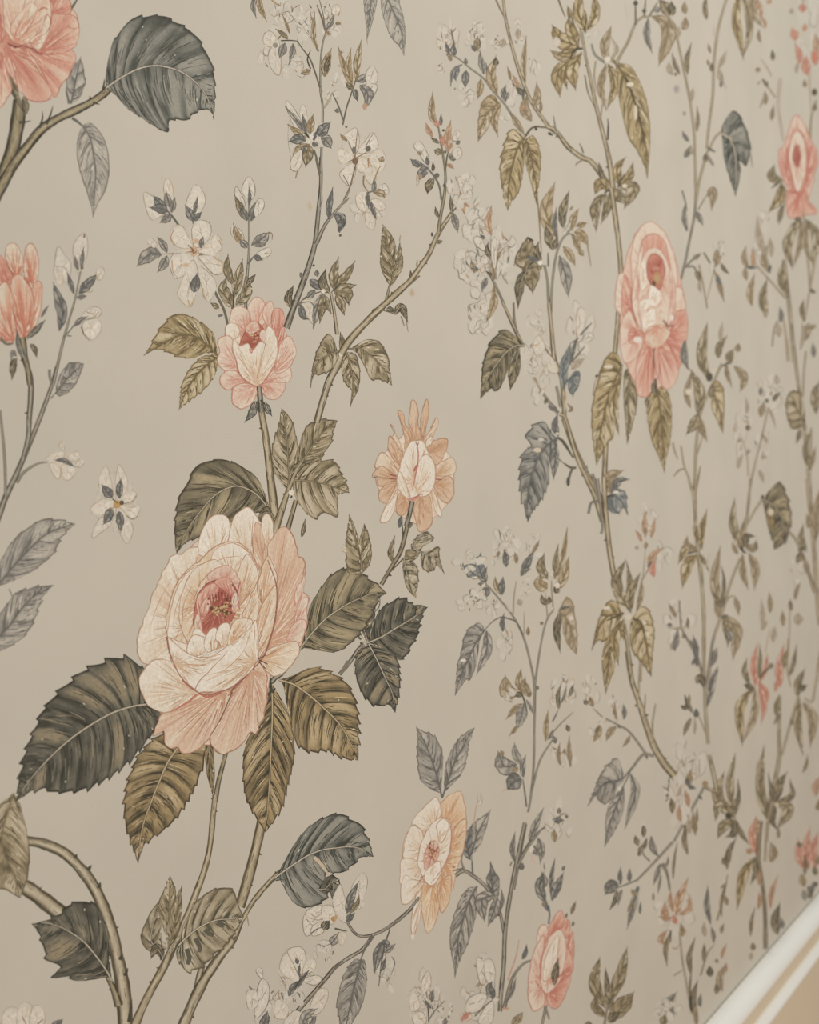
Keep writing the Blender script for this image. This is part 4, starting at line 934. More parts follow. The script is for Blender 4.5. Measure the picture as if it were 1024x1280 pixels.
with bloom('blossom', 'white double blossom with near black spot under the curled grey leaf', '250,750 260,680 330,650 410,650 430,720 400,780 320,810 270,810', 'white', '370,740'):
    G('250,750 262,690 300,690 330,760 270,812', .9); G('260,690 320,648 370,660 350,720 300,720', .9); G('350,660 402,648 428,712 400,752 360,730', .9); G('300,760 360,730 360,790 300,810', .8); l('355,775 390,730', 52, 'slated'); T('290,800 330,770 360,765', 6, GS); T('270,720 290,740 320,715', 5, OC); T('290,690 320,710 350,690', 5, OC)
l('385,865 440,795', 48, 'grey'); G('440,800 470,788 482,820 462,858 443,850', .6); T('420,770 460,780 485,785', 9, (90, 84, 72)); D(415, 720, 14, (170, 130, 84)); T('430,700 420,730', 16, (186, 150, 100))
wisp(370, 900, 60, 60, 7, 61, .2); wisp(220, 1000, 100, 120, 12, 62, .3); wisp(160, 1150, 90, 100, 10, 63, .35); wisp(330, 1160, 60, 80, 8, 64, .35); wisp(30, 1130, 60, 130, 9, 65, .3); wisp(690, 1000, 60, 110, 8, 66, .2)
with bloom('blossom', 'white many petalled blossom left of the lower grey branch', '140,1000 170,890 260,880 320,950 340,1040 260,1080 180,1090', 'white', '230,1030'):
    G('220,1060 138,1010 128,960 160,898 200,950 230,1020', .9); G('230,1020 200,960 168,888 230,868 262,900 262,990', .9); G('250,1020 260,960 300,928 322,960 300,1012', .9); G('250,1040 320,1020 352,1040 320,1072 270,1062', .8)
    l('225,1085 250,1030 282,995', 26, 'dgrey'); l('175,1130 200,1080 245,1045', 36, 'dgrey'); l('235,1030 235,960', 18, 'dgrey'); l('225,960 212,930', 22, 'dgrey'); T('200,1100 240,1040 300,1000', 6, DK)
G('290,1180 330,1100 378,1092 384,1140 350,1212 300,1232', .6, col=(160, 130, 88)); G('100,1240 110,1150 170,1180 160,1250', .8); G('140,1300 200,1210 260,1240 230,1310', .7); l('240,1300 270,1230 320,1200', 60, 'greyl', con=.9); l('280,1290 320,1240', 50, 'grey'); G('0,1250 0,1130 30,1040 70,1080 60,1180', .8); G('-40,1200 -50,1110 0,1100 10,1180', .8); G('20,1030 0,1000 10,980 35,990 35,1040', .8); l('20,1310 60,1215', 50, 'dgrey')
L('562,935 540,1020 515,1120 490,1240 470,1340', '520,938 470,1010 445,1090 428,1170 443,1260 470,1340', '582,945 592,1040 582,1120 562,1190 530,1255 470,1340', 'grey', 6, 3, con=.6, rib=1)
T('715,775 690,850 670,950 655,1080', 8, (92, 86, 76)); l('680,835 650,900 633,1002', 52, 'dgrey'); l('685,900 742,855', 32, 'grey'); l('670,1000 690,930', 26, 'dgrey'); l('680,830 700,880', 36, 'dgrey'); T('725,920 740,960 720,1020', 5, GS)
# ================================================================== peach flower and grey stem, lower middle
tile(490, 860, 5.12)
L('322,705 290,570 240,420 200,330 155,248', '300,622 250,647 180,582 163,490 158,400 163,330 155,248', '312,600 328,500 323,400 292,330 252,290 200,275 155,248', 'grey', 7, 3, con=.75, rib=.9); L('324,700 360,590 400,480 460,370 530,253', '345,640 338,520 370,420 420,330 470,285 530,253', '350,617 402,602 452,540 482,450 497,350 530,253', 'grey', 7, 3, con=.75, rib=.9)
S('918,-10 912,250 908,500 890,690 872,795', 13, 13, 'slate', thorns=0); S('1030,330 950,460 905,620 885,710', 9, 13, 'slate', thorns=0); S('855,870 812,1100 778,1290', 22, 22, 'slate', thorns=0); T('1000,875 930,930 870,1000 810,1100', 12, (108, 104, 94)); T('862,760 850,660 838,580', 12, (108, 102, 90)); l('780,1100 775,1020 788,930', 34, 'grey')
l('850,100 790,130 735,195', 40, 'ochre'); l('845,100 830,190 800,265', 74, 'greyl', con=.8); l('860,75 880,110 905,165', 24, 'greyl'); l('800,240 755,300', 26, 'ochre'); T('770,270 750,320', 5, (170, 140, 104)); l('985,340 985,240 1000,150', 36, 'ochre'); l('1000,330 1030,270', 26, 'grey')
l('800,490 720,500 680,410', 110, 'grey', con=.7); l('832,495 790,420 785,355', 52, 'greyl'); l('832,585 790,600 740,650', 116, 'dgrey', con=.7); l('842,572 855,435', 38, 'grey'); l('770,530 810,510', 36, 'ochre'); T('680,460 655,500', 7, GS); T('725,640 710,670', 5, (190, 150, 120)); l('715,430 700,400', 34, 'ochre')
l('880,980 920,880 968,775', 46, 'grey'); l('905,1010 930,1040 900,1080', 50, 'grey'); l('935,960 960,1030 950,1118', 48, 'grey'); D(888, 1030, 22, (206, 196, 180)); l('825,1165 838,1120', 30, 'dgrey'); T('770,1110 755,1140', 8, GS); wisp(1000, 850, 50, 90, 6, 71, .3); D(900, 1100, 30, (196, 172, 152), 40, soft=PAPER); l('975,1280 960,1180', 50, 'grey')
T('520,1195 512,1090', 9, GS); l('510,1065 550,930 628,788', 100, 'grey', con=.7); l('502,1100 480,1000 512,878', 74, 'dgrey', con=.7); T('525,880 540,760 570,690', 6, (182, 150, 110)); G('550,740 555,680 580,700 570,750', .4)
with bloom('rose_bloom', 'ragged apricot flower with pink heart under two upright grey leaves', '130,880 300,740 440,690 470,900 430,1120 320,1250 120,1280 70,1050', 'apric', '260,1070'):
    Pt('290,850 300,760 330,718 360,688 430,663 462,720 472,850 402,885 350,830', '330,900', 'apric', .6); Pt('130,885 150,820 220,750 290,698 312,820 240,880 190,945', '270,920', 'cream', .45); Pt('78,1015 100,930 140,880 202,930 195,1045 150,1105 78,1085', '220,1040', 'cream', .45)
    Pt('55,1105 110,1088 175,1120 195,1195 130,1255 58,1255 52,1170', '210,1130', 'cream', .4); Pt('370,1010 390,920 440,850 477,848 472,960 442,1082 365,1105', '345,1050', 'apric', .65); Pt('350,1110 440,1080 405,1200 390,1290 330,1270 320,1160', '340,1120', 'apric', .6)
    Pt('150,1250 210,1250 190,1400 175,1500 130,1590 125,1480 155,1330', '220,1240', 'cream', .4); Pt('200,1250 290,1260 300,1430 232,1572 195,1440', '260,1250', 'apric', .6); Pt('300,1260 380,1200 372,1340 325,1440 300,1360', '320,1230', 'apric', .7); Pt('60,1370 55,1270 82,1200 150,1230 205,1240 160,1320 100,1382', '220,1220', 'cream', .4)
    Pt('165,1105 190,990 240,890 320,828 372,858 387,940 372,1062 312,1182 262,1245 208,1232 178,1162', '270,1080', 'cream', .35, ow=1.1)
    Pt('205,1145 212,1050 250,985 292,988 302,1052 272,1125 232,1165', '255,1070', 'pinkw', .9); [T(q, 6, cc, 'stamen') for q, cc in (('255,1060 240,1000 250,975', (150, 84, 66)), ('260,1060 270,1000 265,970', (176, 120, 72)), ('255,1070 290,1030 300,1010', (120, 76, 54)), ('250,1080 220,1060 212,1050', (166, 92, 78)), ('255,1080 240,1130 225,1150', (176, 100, 86)), ('260,1080 275,1120', (140, 84, 62)), ('250,1050 230,1020 225,1000', (182, 130, 84)))]; Pt('210,1235 220,1170 300,1108 314,1182 262,1262', '260,1150', 'white', .3); Pt('290,880 330,835 365,870 340,960 300,980', '300,980', 'white', .4)
    stamens('262,1040', 34, 50, 30, 12, ((160, 96, 70), (196, 150, 90), (110, 74, 52), (182, 104, 88)), 1.0)
    T('375,880 382,950 360,1080 300,1190 250,1250', 6, (190, 116, 92), 'petal_line'); T('130,880 155,875 165,900', 5, (120, 100, 80), 'petal_line'); T('205,1200 160,1260', 5, (150, 110, 80), 'petal_line')
tile(500, 1030, 5.12)
D(82, 722, 13, (212, 202, 186), 20); D(345, 275, 9, (178, 116, 70))
S('-10,620 60,550 125,468', 16, 16, 'dgrey', thorns=0); S('355,330 410,300 470,332 540,390 600,470 640,560 665,690 672,745', 24, 16, 'dgrey', thorns=1); S('410,290 395,240 400,190', 12, 8, 'dgrey', thorns=0); T('340,298 380,290 410,280', 9, (96, 88, 74)); T('465,330 460,230', 8, GS)
S('800,-10 760,180 720,380 690,560 672,720 665,900 650,1050 640,1200', 22, 28, 'slate', thorns=0); S('900,40 800,180 750,280', 12, 20, 'slate', thorns=0); S('668,1180 700,1050 730,970 790,895 850,872', 24, 12, 'slate', thorns=0)
L('495,398 440,500 400,630 370,760 352,985', '440,408 390,470 340,600 318,720 328,830 343,900 352,985', '492,430 492,560 462,690 422,800 382,882 352,985', 'grey', 7, 3, con=.6, rib=1); L('602,465 585,350 580,238', '570,420 553,350 578,290 580,238', '632,460 637,350 612,310 580,238', 'dgrey', 5, 1, con=.4, rib=.7)
l('600,455 525,490 540,615', 90, 'grey', con=1.0); l('625,470 600,560 568,645', 66, 'grey', con=.9); l('648,545 652,425', 28, 'grey'); l('735,240 720,150 735,68', 32, 'grey'); l('790,290 780,250', 30, 'dgrey'); T('715,250 705,270', 8, GS)
l('785,865 812,775', 32, 'dgrey'); l('675,1145 720,1070 742,990', 30, 'grey'); T('690,1000 740,860 765,740', 8, (190, 142, 118)); T('660,1180 700,1180', 14, (190, 140, 110)); l('730,1290 785,1210', 50, 'tan')
wisp(540, 960, 70, 130, 10, 81, .25); wisp(500, 1130, 110, 110, 12, 82, .3); wisp(160, 1130, 110, 160, 16, 83, .4); wisp(290, 1200, 50, 90, 7, 84, .4)
with bloom('blossom', 'pale bell blossom at the foot of the grey stem', '490,860 590,880 600,1040 560,1060 510,1000', 'white', '580,1050'):
    G('490,900 500,850 540,890 560,960 540,1030 510,1010', .8, col=(140, 118, 84)); G('540,880 590,870 612,960 590,1040 550,990', .9); l('600,1120 570,1050 590,1010', 60, 'dgrey'); T('500,1130 540,980', 5, OC)
G('420,1200 440,1120 520,1080 560,1110 500,1200', .8); G('400,1270 390,1220 440,1210 460,1240', .5, col=(184, 130, 108)); G('500,1270 560,1150 600,1140 590,1270', .8); T('480,1230 540,1170 590,1130', 9, (110, 104, 92)); l('395,1260 450,1205', 36, 'rosy')
l('205,1140 215,1060', 36, 'grey'); T('185,1270 180,1180 150,1130', 8, DK); T('190,1250 220,1200 290,1130', 7, GS); l('200,1180 160,1120', 22, 'dgrey'); l('285,1290 295,1240', 34, 'grey'); G('150,1090 140,1010 180,940 200,1020', .8, col=(150, 132, 104)); G('75,1200 60,1110 100,1080 130,1170', .8); G('100,1290 80,1230 140,1200 170,1270', .8)

# pink flower near the bottom, with leaves right of it
tile(640, 1030, 5.12)
T('235,640 242,580 238,520', 12, (108, 108, 104)); l('215,505 175,400 203,312', 62, 'dgrey'); l('255,490 285,420 328,318', 56, 'dgrey'); l('250,450 275,228', 32, 'dgrey'); l('235,560 215,480', 30, 'blue'); l('325,300 342,268', 22, 'grey'); l('205,530 195,500', 24, 'tan'); T('210,290 205,250', 8, GS)
l('380,578 408,498', 26, 'olive'); l('385,655 392,620', 18, 'moss'); l('345,600 355,570', 16, 'olive')
S('218,1080 215,1180 192,1290', 22, 14, 'slate', thorns=0); S('215,1170 240,1250', 14, 10, 'slate', thorns=0)
with bloom('rose_bloom', 'narrow pink flower with cream oval near the bottom right', '200,720 310,570 390,720 390,900 330,1120 220,1160 120,1160 110,960', 'pink', '240,960'):
    Pt('225,690 270,600 315,553 333,640 280,705', '250,740', 'pink', .7); Pt('205,770 158,745 185,655 222,650 230,700', '210,800', 'pinkw', .4); Pt('325,705 350,615 373,640 362,730', '330,740', 'pink', .6); Pt('345,810 392,688 388,825 360,870', '340,850', 'pink', .8); Pt('345,910 398,788 384,905 360,960', '330,940', 'pink', .8)
    Pt('180,1085 108,1042 118,920 150,800 205,712 195,860 183,985', '190,1000', 'pinkw', .6); Pt('128,1185 108,1085 190,1055 207,1145 160,1193', '195,1060', 'pinkw', .5); Pt('228,1100 300,1020 375,945 362,1045 302,1165 250,1172', '240,1080', 'pink', .7); Pt('310,970 340,775 392,895 372,965', '320,960', 'pink', .8)
    Pt('183,1005 190,860 232,740 300,678 338,730 348,830 322,962 282,1035 222,1085', '240,1000', 'pinkw', .45); Pt('200,1000 215,860 260,760 300,720 290,860 250,980', '230,1000', 'cream', .3)
    l('272,1035 280,950 295,868', 50, 'moss'); T('185,1000 192,860 235,745', 8, (186, 104, 88), 'petal_line'); T('150,1000 185,1060', 7, (188, 110, 92), 'petal_line'); T('260,1020 300,980 360,920', 7, (176, 96, 84), 'petal_line')
S('592,1290 605,1210 620,1140', 14, 10, 'moss', thorns=0); l('600,1180 530,1020 562,858', 78, 'olive', con=.8); l('605,1160 612,1060 600,930', 40, 'moss'); l('615,1150 690,980 737,793', 78, 'olive', con=.8); l('625,1190 650,1090', 30, 'moss'); l('600,1235 530,1170 545,1090', 56, 'olive'); l('620,1240 690,1190 778,1080', 110, 'olive', con=.5); l('620,1270 690,1210', 60, 'moss'); l('490,1300 490,1260', 50, 'moss'); l('0,1290 60,1210', 44, 'tan')
S('1030,115 940,215 860,300 800,360', 15, 11, 'slate', thorns=0); T('805,358 770,372 700,400 660,415', 10, (108, 104, 92)); l('685,395 640,390 598,450', 84, 'dgrey'); l('695,388 695,282', 32, 'dgrey'); l('752,370 755,290', 32, 'dgrey'); l('672,418 630,545', 32, 'moss'); l('705,420 680,515', 30, 'grey'); l('805,400 780,510 740,665', 46, 'grey'); l('790,460 765,420', 36, 'tan'); l('770,500 740,560', 24, 'tan'); l('820,575 825,500', 20, 'grey'); l('800,440 815,400', 24, 'blue')
T('885,240 840,190 848,130', 9, (104, 98, 84)); l('845,85 850,18', 30, 'moss'); l('805,135 790,75', 30, 'moss'); l('850,160 865,95', 26, 'moss'); l('935,205 895,145 890,85', 34, 'dgrey'); l('820,205 810,175', 26, 'moss'); l('840,160 830,130', 26, 'moss'); D(845, -10, 16, (200, 184, 156), 24, soft=PAPER); l('950,255 930,320 908,385', 36, 'grey'); l('955,330 935,440', 22, 'greyl'); S('958,255 995,330 1010,425', 14, 10, 'slate', thorns=0); l('905,490 905,440', 18, 'tan'); l('990,270 1000,210', 16, 'grey')

# ================================================================== stem bundle in the middle (x 550-760)
tile(550, 640, 5.12)
S('600,1290 605,1110 572,930 532,790 470,670 392,570 312,480 230,405', 15, 9, 'slate', thorns=0); S('608,1110 630,950 660,780 690,680 735,620', 13, 9, 'slate', thorns=0); T('725,610 715,480 718,400', 10, (140, 126, 100)); T('690,680 680,560 675,520', 8, (140, 126, 100)); T('530,790 490,705 430,680 395,672 340,700 290,752', 10, (108, 102, 90)); T('540,780 540,640', 7, (150, 138, 116)); T('470,650 475,540 490,440', 10, (156, 138, 108)); T('450,640 420,585', 9, (180, 168, 148)); D(622, 1125, 14, (112, 108, 98))
L('292,750 230,840 180,950 130,1060 98,1175', '250,708 190,740 153,800 138,880 113,970 103,1070 98,1175', '270,780 237,850 237,960 202,1062 160,1085 98,1175', 'grey', 7, 2.5, con=.8, rib=.9); l('300,760 300,880 240,1030', 66, 'grey', con=.6); D(150, 950, 18, (212, 202, 188), 10)
l('235,415 200,380 150,345', 92, 'blue', con=.4); l('275,430 250,340 262,265', 62, 'blue', con=.7); l('295,450 285,390 300,355', 36, 'dgrey'); l('300,460 245,460', 40, 'dgrey'); l('300,480 270,555', 56, 'dgrey'); G('230,430 200,420 240,410', .8); G('260,480 290,450 290,480', .8)
wisp(190, 320, 80, 80, 8, 91, .2); wisp(210, 570, 80, 80, 11, 92, .25); wisp(415, 190, 80, 100, 14, 93, .15); wisp(390, 310, 60, 60, 6, 94, .3); wisp(400, 860, 70, 110, 10, 95, .15); wisp(340, 600, 40, 60, 6, 96, .3); wisp(540, 480, 50, 60, 6, 97, .2); wisp(600, 230, 60, 70, 6, 98, .15); wisp(690, 420, 60, 100, 6, 99, .15)
l('425,352 412,245', 44, 'dgrey'); l('392,530 360,460 355,420', 40, 'ochre'); l('398,530 400,470 405,420', 46, 'dgrey'); l('520,410 550,340 600,250', 52, 'dgrey'); l('590,265 635,185', 26, 'tan'); l('525,380 580,365', 22, 'grey'); l('405,765 410,655', 34, 'dgrey'); l('490,330 480,260', 30, 'tan'); l('380,250 365,290', 24, 'tan'); l('500,560 520,600', 40, 'faint'); l('565,790 565,735', 26, 'ochre'); D(652, 712, 12, (128, 110, 82))
l('690,430 650,350 668,272', 60, 'olive', con=.7); l('690,490 640,460 640,405', 76, 'ochre', con=.5); l('738,430 740,330 757,215', 38, 'olive'); l('750,410 790,270 815,110', 34, 'ochre'); l('740,500 790,430 825,295', 66, 'ochre', con=.8); l('765,515 730,480', 40, 'moss'); D(752, 470, 18, (210, 198, 180)); l('685,595 660,560 650,530', 40, 'olive'); l('690,590 700,540', 32, 'moss')
L('755,622 820,700 860,830 877,915', '780,600 810,543 852,580 872,700 882,800 877,915', '772,650 787,760 822,855 877,915', 'tan', 5, 2, con=.7, rib=.8); l('765,640 745,760 770,893', 50, 'moss', con=.4); T('730,630 765,622', 10, (200, 188, 168)); l('775,620 840,610', 22, 'dgrey'); D(840, 680, 16, (206, 192, 174))
l('508,1155 430,1150 418,1050', 96, 'tan', con=.6); l('520,1150 505,1080 520,1008', 50, 'ochre', con=.8); l('575,1185 540,1110 545,1060', 56, 'tan', con=.7); l('560,1175 590,1160', 30, 'olive'); wisp(460, 1180, 60, 50, 6, 100, .3); l('530,1160 480,1180', 40, 'moss'); T('520,1150 545,1220 560,1290', 10, DK)
tile(550, 220, 5.12)
wisp(260, 300, 90, 140, 14, 111, .2); wisp(220, 560, 100, 130, 18, 112, .3); wisp(400, 520, 90, 170, 18, 113, .25); wisp(260, 840, 90, 150, 14, 114, .12); wisp(620, 930, 60, 80, 8, 115, .1); wisp(650, 1150, 120, 120, 14, 116, .15); wisp(900, 1000, 80, 150, 9, 117, .25)
S('325,635 390,770 450,920 530,1090', 12, 15, 'slate', thorns=0); S('473,815 485,960 530,1085', 10, 12, 'slate', thorns=0); T('620,105 635,260 645,420 652,500', 9, (120, 104, 78)); S('670,570 690,680 695,790 710,900 715,1050 730,1180 785,1300', 14, 18, 'slate', thorns=0); S('832,345 770,430 735,560 715,750 710,890', 12, 16, 'slate', thorns=0); T('695,580 692,490', 12, GS)
l('365,660 330,560 390,440', 44, 'faint'); l('330,530 300,470 310,430', 36, 'moss'); l('330,380 310,300 330,200', 44, 'peach', con=.6); l('290,400 260,375', 26, 'dgrey'); l('350,660 350,560 400,470', 36, 'ochre'); l('220,620 200,540', 34, 'ochre'); l('250,600 200,590', 30, 'grey'); l('300,650 270,740', 40, 'grey'); l('350,700 345,820 300,930', 50, 'ochre'); l('335,640 300,610', 18, 'moss'); G('330,520 330,420 360,400 365,540 350,600', .7); G('230,440 220,390 270,400 290,480', .6); G('280,560 260,540 290,500 310,560', .8)
L('635,560 590,530 560,480 562,388', '600,590 540,600 478,552 500,480 562,388', '620,530 610,450 562,388', 'olive', 4, 1.5, con=.6, rib=.7); l('660,572 590,600 595,742', 118, 'olive', con=.6); l('560,600 520,680 502,835', 62, 'moss', con=.4); l('648,545 620,480 632,425', 42, 'moss', con=.4); l('630,540 560,510', 34, 'dgrey'); D(642, 556, 16, (216, 208, 194)); T('600,545 560,590', 12, (76, 76, 66)); T('562,395 600,415', 14, DK)
l('750,400 680,230 735,45', 92, 'ochre', con=1.1); l('745,390 735,300 745,210', 34, 'dgrey'); l('790,335 790,230 825,102', 56, 'moss', con=.8); l('725,475 700,400 680,320', 56, 'moss'); l('735,470 755,390', 36, 'moss'); l('840,350 850,280 885,215', 50, 'ochre', con=.8); l('870,320 940,300', 40, 'ochre', con=.9); l('860,360 900,370 950,440', 62, 'ochre', con=.9); l('850,370 900,500', 40, 'ochre'); T('940,410 955,500 968,580', 9, (150, 132, 104)); l('790,450 830,500 865,570', 52, 'ochre', con=.7); l('765,510 800,620 822,768', 78, 'grey', con=.7); T('805,380 840,370 865,420', 8, GS); l('890,470 920,510', 36, 'ochre'); G('790,360 830,300 840,310 800,380', .7)
l('835,220 855,190', 12, 'tan')
tile(580, 380, 5.12)
S('250,-10 320,140 385,272', 14, 16, 'olive', thorns=0); T('320,-10 325,130 375,240', 9, (120, 108, 84))
L('388,262 330,270 270,310 200,400 140,500 107,605', '340,210 260,162 180,228 138,320 118,400 113,500 107,605', '320,300 290,380 280,430 230,545 200,555 170,545 107,605', 'moss', 7, 3, con=.8, rib=1.1); L('355,272 345,330 320,420 298,550', '300,380 285,450 298,550', '365,370 352,450 298,550', 'moss', 4, 2, con=.6, rib=.6)
S('545,-10 565,200 582,350 625,480 640,640 645,750', 22, 26, 'olive', thorns=0); S('640,730 700,900 770,1060 850,1200 890,1300', 34, 38, 'olive', thorns=3); T('480,208 530,300 585,365', 14, (112, 98, 76)); S('450,470 520,590 605,700', 10, 20, 'dgrey', thorns=0); S('593,525 622,660', 16, 18, 'dgrey', thorns=0); T('660,560 650,680', 9, (190, 176, 154))
G('440,270 480,200 522,282 470,332', .6); G('500,300 570,350 600,440 540,420', .6); wisp(480, 420, 60, 100, 8, 118, .15); wisp(490, 560, 60, 90, 6, 119, .15); T('440,470 490,540', 9, (176, 148, 108)); T('440,265 480,260', 8, (190, 160, 120)); l('540,650 600,690', 40, 'grey'); l('520,640 530,600', 24, 'moss')
l('645,545 635,420 682,255', 62, 'blue', con=.6); l('680,390 700,300 728,215', 30, 'dgrey'); T('690,370 735,320 775,270', 12, (112, 104, 90)); G('730,220 718,100 740,20 782,60 762,180', .7, col=(160, 134, 104)); T('745,200 790,150 820,120', 12, (110, 100, 86)); G('760,230 800,180 832,210 800,240', .6); l('690,420 770,350', 46, 'faint'); l('660,500 730,440 700,585', 30, 'blue'); L('665,490 690,470 700,520 695,582', '668,540 680,572 695,582', '730,455 745,480 730,540 695,582', 'blue', 3, 1, con=.4, rib=.5); l('605,845 580,780 600,705', 46, 'dgrey'); l('670,690 690,670 665,640', 24, 'tan'); D(598, 830, 12, (206, 196, 178), 8)
T('600,855 640,885 700,985', 18, (96, 90, 74)); T('720,1048 680,1045 640,1018', 16, (96, 88, 72)); T('700,1045 680,1090 665,1165', 16, (104, 98, 84)); T('600,985 640,1020', 8, GS); T('790,1080 788,1030', 9, (112, 116, 112)); S('860,1260 845,1160 825,1085', 22, 12, 'dgrey', thorns=0)
L('605,850 540,900 490,960 450,1050 420,1150 405,1290 410,1397', '560,870 520,750 460,768 393,840 430,910 388,930 358,1030 353,1130 363,1240 390,1330 410,1397', '592,870 602,960 560,1000 545,1060 548,1130 512,1232 470,1292 440,1335 410,1397', 'dgrey', 9, 5, con=1.1, rib=1.1, label='blue black ragged leaf on an arched stalk'); l('590,900 585,1000 575,1115', 56, 'dgrey'); D(470, 935, 26, (200, 184, 160), 16); D(495, 868, 20, (190, 184, 172), 12)

# ================================================================== stems and golden leaves, top right of centre
tile(530, 0, 5.12)
wisp(150, 260, 70, 120, 12, 121, .4); wisp(330, 230, 60, 100, 12, 122, .35); wisp(130, 430, 50, 60, 5, 123, .2); wisp(240, 590, 80, 80, 8, 124, .15); wisp(470, 280, 50, 60, 7, 125, .2); wisp(600, 230, 80, 80, 7, 126, .15); wisp(590, 600, 60, 100, 6, 127, .25); wisp(700, 440, 40, 90, 5, 128, .15); wisp(520, 770, 50, 60, 4, 129, .15)
S('508,-20 520,100 550,240 590,390 640,540 700,670 800,812', 16, 24, 'olive', thorns=0); T('458,-10 490,60 525,130', 12, (132, 118, 92)); S('575,760 520,670 440,580 380,500 300,440 220,375 160,342', 13, 8, 'slate', thorns=0); S('780,815 700,815 645,880', 13, 10, 'moss', thorns=0); S('785,805 860,858 930,950 1040,1020', 26, 26, 'olive', thorns=0)
l('160,350 138,275', 28, 'dgrey'); l('200,355 188,275', 40, 'dgrey'); l('175,390 170,345', 30, 'tan'); l('340,325 345,235', 46, 'olive', con=.9); l('330,330 305,290', 26, 'dgrey'); l('385,475 360,330', 40, 'grey'); l('408,505 398,405', 20, 'blue'); l('225,425 200,470 205,515', 50, 'blue'); l('270,450 265,560', 50, 'dgrey'); l('245,412 190,450 172,545', 24, 'grey'); l('275,410 268,370', 26, 'grey'); l('365,505 345,630', 46, 'ochre'); l('470,605 430,480 460,365', 66, 'ochre', con=.9); l('460,420 462,370', 40, 'moss'); l('525,650 510,590 525,548', 40, 'dgrey'); l('520,640 545,590', 34, 'grey'); l('175,190 195,280', 12, 'ochre')
l('610,570 570,480', 34, 'peach'); l('555,510 535,430', 22, 'ochre'); l('650,530 640,420 655,240', 36, 'ochre'); l('640,610 590,560', 40, 'moss'); l('635,640 640,560', 18, 'dgrey'); l('690,775 640,700 660,610', 66, 'tan', con=.6); l('700,690 725,620 722,535', 52, 'tan', con=.5); l('745,720 745,640', 22, 'tan'); l('625,710 632,660', 34, 'peach'); l('495,300 510,250', 50, 'faint'); l('600,250 600,180', 40, 'faint')
L('485,655 410,720 370,810 348,905', '440,605 380,640 353,720 345,830 348,905', '488,672 442,745 412,822 348,905', 'ochre', 5, 2, con=.9, rib=.9); l('492,668 450,760 472,865', 48, 'ochre'); l('560,725 595,790 645,865', 40, 'tan')
T('640,880 600,960 570,1050', 7, DK)
L('645,880 600,950 570,1050 545,1180 537,1348', '612,848 560,823 518,900 488,1040 493,1160 515,1275 537,1348', '645,900 642,1030 627,1160 602,1242 562,1295 537,1348', 'gold', 8, 3, con=.8, rib=1, label='golden leaf hanging left of its twin under the thorny branch'); L('650,890 680,960 700,1080 720,1180 722,1310', '638,920 650,1040 680,1150 722,1310', '702,868 742,950 750,1050 737,1180 722,1310', 'gold', 7, 2, con=.8, rib=.9); T('650,870 690,820 740,810', 12, (96, 82, 60))
T('720,835 715,810', 14, DK, 'thorn')
tile(660, 0, 5.12)
wisp(420, 210, 40, 40, 3, 131, .1)
S('370,350 345,220 322,60 310,-30', 16, 18, 'olive', thorns=0); S('365,340 400,500 430,650 480,850 520,1020 548,1230', 16, 34, 'olive', thorns=2); T('190,-20 215,50 240,110', 12, (110, 96, 72)); T('325,285 300,180 275,90', 14, (104, 92, 66)); T('365,480 385,590 425,680', 10, (120, 106, 82)); T('435,390 425,480 435,570 425,600', 12, (150, 136, 108)); S('465,760 480,660 505,640', 10, 8, 'olive', thorns=0); T('512,895 515,790 510,760', 12, DK)
S('150,815 190,850 260,940 340,1005 400,1030 450,1090 510,1175', 24, 34, 'olive', thorns=1); T('355,980 345,945 330,918', 10, GS, 'thorn'); T('345,1030 320,1040 305,1060', 10, (120, 104, 80), 'thorn'); T('180,840 172,790 165,740', 8, GS, 'thorn'); T('130,850 160,865', 18, DK, 'thorn'); l('490,1150 455,1045', 34, 'moss')
l('330,300 210,250 158,165', 110, 'gold', con=.8); l('320,300 270,180 260,110', 80, 'gold', con=.6); l('320,310 220,360 148,325', 70, 'tan', con=.6); l('310,330 240,340 190,350', 60, 'gold', con=.5); D(185, 270, 26, (204, 190, 168), 30, soft=PAPER); l('270,385 190,470 205,612', 80, 'gold', con=.7); l('265,390 235,470 250,562', 50, 'gold'); l('345,335 290,440 305,570', 84, 'gold', con=.5); T('350,310 300,320 270,380', 14, (72, 66, 52)); l('270,120 255,40', 34, 'gold'); l('370,210 320,60 345,-60', 84, 'gold', con=.6); l('385,190 430,90 425,-40', 60, 'gold', con=.6); T('365,200 375,110', 9, DK)
l('505,400 490,290 532,172', 62, 'tan', con=.6); l('520,395 570,320 535,240', 30, 'faint'); l('500,410 465,560 500,700', 50, 'tan', con=.4); l('515,410 555,540 510,690', 62, 'gold', con=.4); S('495,402 430,350 408,280', 17, 10, 'slate', thorns=0); S('525,378 565,398 600,340 640,270 690,150 740,108 775,112', 18, 14, 'olive', thorns=0); T('690,160 690,-10', 12, (104, 98, 84)); T('745,105 755,-10', 12, (112, 104, 88)); T('775,108 830,15', 12, (120, 108, 84)); T('620,30 640,130', 5, (180, 168, 148)); D(690, 20, 16, (84, 80, 70)); D(745, 70, 14, (90, 86, 76)); D(510, 380, 20, (208, 198, 180))
L('545,380 620,490 680,640 730,820 765,1000 765,1142', '580,440 568,540 588,660 618,790 650,895 690,952 742,1055 765,1142', '600,420 650,418 712,510 762,650 782,800 782,950 765,1142', 'gold', 9, 2, con=.5, rib=1.2, label='long golden willow shaped leaf near the top'); T('620,490 640,530 680,640 720,780 745,900', 12, (74, 66, 48)); D(655, 540, 24, (208, 196, 172), 16); D(690, 720, 12, (204, 190, 164), 50)
l('770,120 760,230 795,335', 44, 'grey'); l('790,100 900,180 840,415', 92, 'tan', con=.6); l('800,60 860,60', 40, 'greyl')
